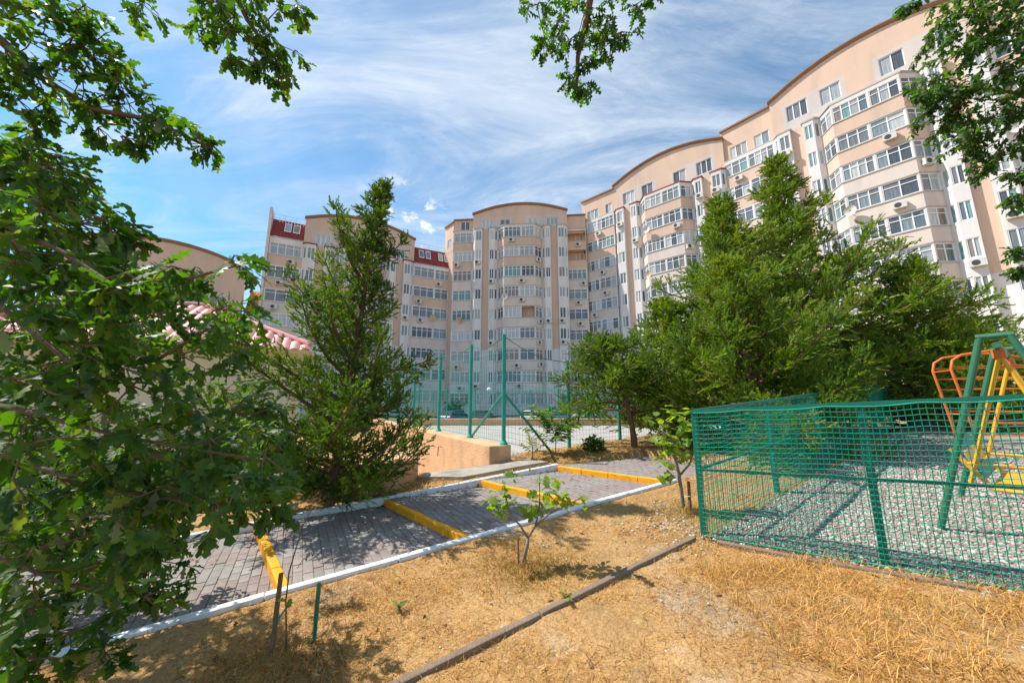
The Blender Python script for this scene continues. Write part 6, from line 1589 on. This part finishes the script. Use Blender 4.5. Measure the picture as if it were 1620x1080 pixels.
fig('little fig sapling with sparse bright leaves in the dry grass', FIG_T, FIG_B, FIG_C, 0.105, 6, 71, 0.022)
fig('young fig tree with yellow-green leaves at the corner of the net', FT_T, FT_B, FT_C, 0.125, 10, 72, 0.028)

# bare sapling between the two stakes
x, y, z = SAP[0][0]; gz = tz(x, y)
root = empty('bare_sapling', (x, y, gz)); tag(root, 'almost bare thin brown sapling between two stakes', 'sapling'); sh = Vector((-x, -y, -gz))
b = MB(); b.tube([(x, y, gz - 0.05)] + SAP[0][1:], [0.006, 0.006, 0.0055, 0.005, 0.0042, 0.0034, 0.002], 6); b.build('stem', M['twig'], root, smooth=True).location = sh
b = MB(); b.tube(SAP[1], 0.002, 5); b.build('side_twig', M['twig'], root).location = sh
rng = np.random.default_rng(5)
for (px_, s) in ((Vector(SAP[0][2]), 0.06), (Vector(SAP[0][2]) + Vector((0.03, 0, 0.02)), 0.05), (Vector(SAP[1][1]), 0.03), (Vector(SAP[0][6]), 0.025)):
    pv, pt = FIG; me = mesh_np('leaf', pv, pt, M['fig'], np.full(len(pv), rng.uniform(.2, 1)), True)
    o = link('leaf', me, root); F = rot_frames(rng.normal(size=(1, 3)), np.array([[0, 0, 1.0]]), rng)[0] * s
    o.matrix_local = Matrix([list(F[i]) + [px_[i] + sh[i]] for i in range(3)] + [[0, 0, 0, 1]])

# feathery weed by the end of the peach wall
def frond_plant(label, x, y, nf, L, seed, name='feathery_weed', e0=0.5, tint=0.4):
    rng = np.random.default_rng(seed); gz = tz(x, y); root = empty(name, (x, y, gz)); tag(root, label, 'plant')
    st = MB(); st.tube([(0, 0, -0.05), (0.01, 0, L * 0.3), (0.0, 0, L * 0.55)], [0.014, 0.011, 0.007], 6); st.build('stem', M['fig_green'], root)
    for k in range(nf):
        a = k * 2.399 + rng.uniform(-.3, .3); e = e0 + rng.uniform(-.1, .6); base = np.array([0, 0, L * (0.2 + 0.35 * k / nf)]); d = np.array([math.cos(a) * math.cos(e), math.sin(a) * math.cos(e), math.sin(e)])
        cl = Cloud(); pts = [base]; n = 12; Lf = L * rng.uniform(.6, .85)
        for i in range(n):
            d = d + np.array([0, 0, -0.055]); d /= np.linalg.norm(d); pts.append(pts[-1] + d * Lf / n)
        side = np.cross(d, [0, 0, 1]); side /= np.linalg.norm(side)
        P_, D_ = [], []
        for i in range(2, n + 1):
            for s in (-1, 1): P_.append(pts[i]); D_.append(side * s + d * 0.35 + rng.normal(0, .12, 3))
        pv, pt = OVAL
        V, T = scatter(pv * np.array([1, .8, 1]), pt, np.array(P_), rot_frames(np.array(D_), np.tile([0, 0, 1.0], (len(P_), 1)), rng), L * 0.24 * rng.uniform(.8, 1.1, len(P_)))
        cl.add(V, T, np.full(len(V), np.clip(rng.normal(tint, .15), 0, 1)))
        fr_ = cl.build('frond', M['fig'], root, True)
        r_ = MB(); r_.tube([tuple(p) for p in pts], 0.004, 4); r_.build('leaf_stalk', M['fig_green'], fr_)
M['fig_green'] = material('green_stem', (0.10, 0.15, 0.04), 0.7, 0.1, 5)
frond_plant('tall feathery weed with long compound leaves by the court fence', 1.02, 8.75, 15, 1.05, 5, e0=0.6, tint=0.15)
frond_plant('small yellowish weed left of the tall feathery one', 0.45, 8.3, 5, 0.55, 6, 'yellow_weed', 0.8, 0.95)
frond_plant('tiny green seedling lying in the dry grass near the path', -0.86, 3.02, 4, 0.09, 8, 'seedling', 0.3, 0.5)
frond_plant('small yellow weed growing over the edging strip', 0.42, 3.0, 5, 0.10, 9, 'yellow_seedling', 0.3, 0.95)

# shrubs
def shrub(label, x, y, rx, h, size, n, seed, mat, name='shrub', z=None, tint=(0.45, 0.25)):
    rng = np.random.default_rng(seed); gz = tz(x, y) if z is None else z
    root = empty(name, (x, y, gz)); tag(root, label, 'shrub')
    st = MB()
    for k in range(5):
        a = k * 1.26; st.tube([(0, 0, -0.05), (math.cos(a) * rx * .3, math.sin(a) * rx * .3, h * .4), (math.cos(a) * rx * .55, math.sin(a) * rx * .55, h * .75)], [0.02, 0.014, 0.006], 5)
    st.build('stems', M['twig'], root)['kind'] = 'stuff'
    m = n; d = rng.normal(size=(m, 3)); d[:, 2] = np.abs(d[:, 2]); d /= np.linalg.norm(d, axis=1, keepdims=True)
    lump = 0.75 + 0.3 * np.sin(d[:, 0] * 6 + seed) * np.sin(d[:, 1] * 5 + 1) + 0.15 * np.sin(d[:, 2] * 9 + seed)
    rr = lump * rng.uniform(.45, 1, m) ** 0.5
    pos = d * rr[:, None] * np.array([rx, rx, h]) + np.array([0, 0, 0.03])
    pv, pt = OVAL; cl = Cloud()
    V, T = scatter(pv, pt, pos, rot_frames(d + rng.normal(0, .6, (m, 3)), rng.normal(0, .5, (m, 3)) + np.array([0, 0, 1.]), rng), size * rng.uniform(.7, 1.2, m))
    cl.add(V, T, np.repeat(np.clip(rng.normal(tint[0], tint[1], m), 0, 1), len(pv)))
    cl.build('crown', mat, root, True)['kind'] = 'stuff'
shrub('small round green shrub on the verge under the leaning conifer', 1.95, 8.95, 0.30, 0.34, 0.08, 700, 1, M['hedge'])
shrub('dark shrub behind the oak leaves left of the dark conifer', -5.6, 6.6, 0.9, 1.2, 0.12, 1500, 2, M['oak'])
shrub('dark shrub at the far left beside the path', -7.3, 6.1, 1.0, 1.5, 0.13, 1500, 3, M['oak'])
shrub('low green shrub at the foot of the dark conifer', -4.1, 6.3, 0.55, 0.6, 0.09, 1200, 4, M['oak'])
for i, (x, y, rx, h, lab) in enumerate([(7.0, 33.0, 1.6, 2.6, 'rounded green bush behind the white estate car'), (10.2, 32.0, 1.8, 2.4, 'wide green bush at the right end of the street'), (4.6, 42.0, 1.3, 1.9, 'clipped bush by the middle block, right of the entrance'),
                                        (2.4, 43.0, 0.9, 1.4, 'small bush against the middle block plinth'), (-6.6, 41.5, 1.3, 3.2, 'upright green bush at the left of the middle block'), (13.5, 31.0, 1.8, 2.6, 'green bush behind the leaning conifer, far across the court')]):
    shrub(lab, x, y, rx, h, 0.30, 950, 30 + i, M['hedge'], 'garden_bush', -0.62)

# dry fallen leaves blown against the kerbs and under the trees
M['litter'] = leaf_material('dry_leaf', [(0.0, (0.10, 0.05, 0.02)), (0.5, (0.24, 0.12, 0.04)), (1.0, (0.36, 0.22, 0.08))], 0.8, 0.1, 0.2, (0.3, 0.2, 0.1))
rng = np.random.default_rng(91); P_ = []
for t in rng.uniform(-1.8, 2.95, 330):
    i = math.floor(t); q = t - i
    k = rng.random() ** 3; edge = Fp(t) * (1 - k) + Np(t) * k
    if rng.random() < 0.55 and i >= 0: edge = Fp(i + 0.93) * (1 - k * 0.5) + Np(i + 0.93) * (k * 0.5) + Vector((rng.normal(0, .06), rng.normal(0, .04)))
    if t < 0: z = kz(-1) + 0.03
    else: z = kz(i) + 0.024 * 1.73 * q
    P_.append((edge.x, edge.y - 0.04, z + 0.012))
for k in range(260):
    x, y = rng.uniform(-3.5, 4.5), rng.uniform(0.9, 5.5)
    if any(bool(inside(p, np.array(x), np.array(y))) for p, z in SEG): continue
    P_.append((x, y, tz(x, y) + 0.015))
for k in range(160):
    x, y = rng.normal(-2.2, 0.9), rng.normal(6.5, 0.4)
    if any(bool(inside(p, np.array(x), np.array(y))) for p, z in SEG): continue
    P_.append((x, y, tz(x, y) + 0.02))
P_ = np.array(P_); n = len(P_); cl = Cloud(); a = rng.uniform(0, 2 * PI, n)
V, T = scatter(OAK_LO[0], OAK_LO[1], P_, rot_frames(np.stack([np.cos(a), np.sin(a), rng.normal(0, .2, n)], 1), rng.normal(0, .35, (n, 3)) + np.array([0, 0, 1.]), rng), rng.uniform(.03, .065, n))
cl.add(V, T, np.repeat(rng.random(n), len(OAK_LO[0])))
tag(cl.build('fallen_leaves', M['litter'], None, True), 'dry brown leaves blown along the kerbs and over the lawn', 'leaves', kind='stuff')
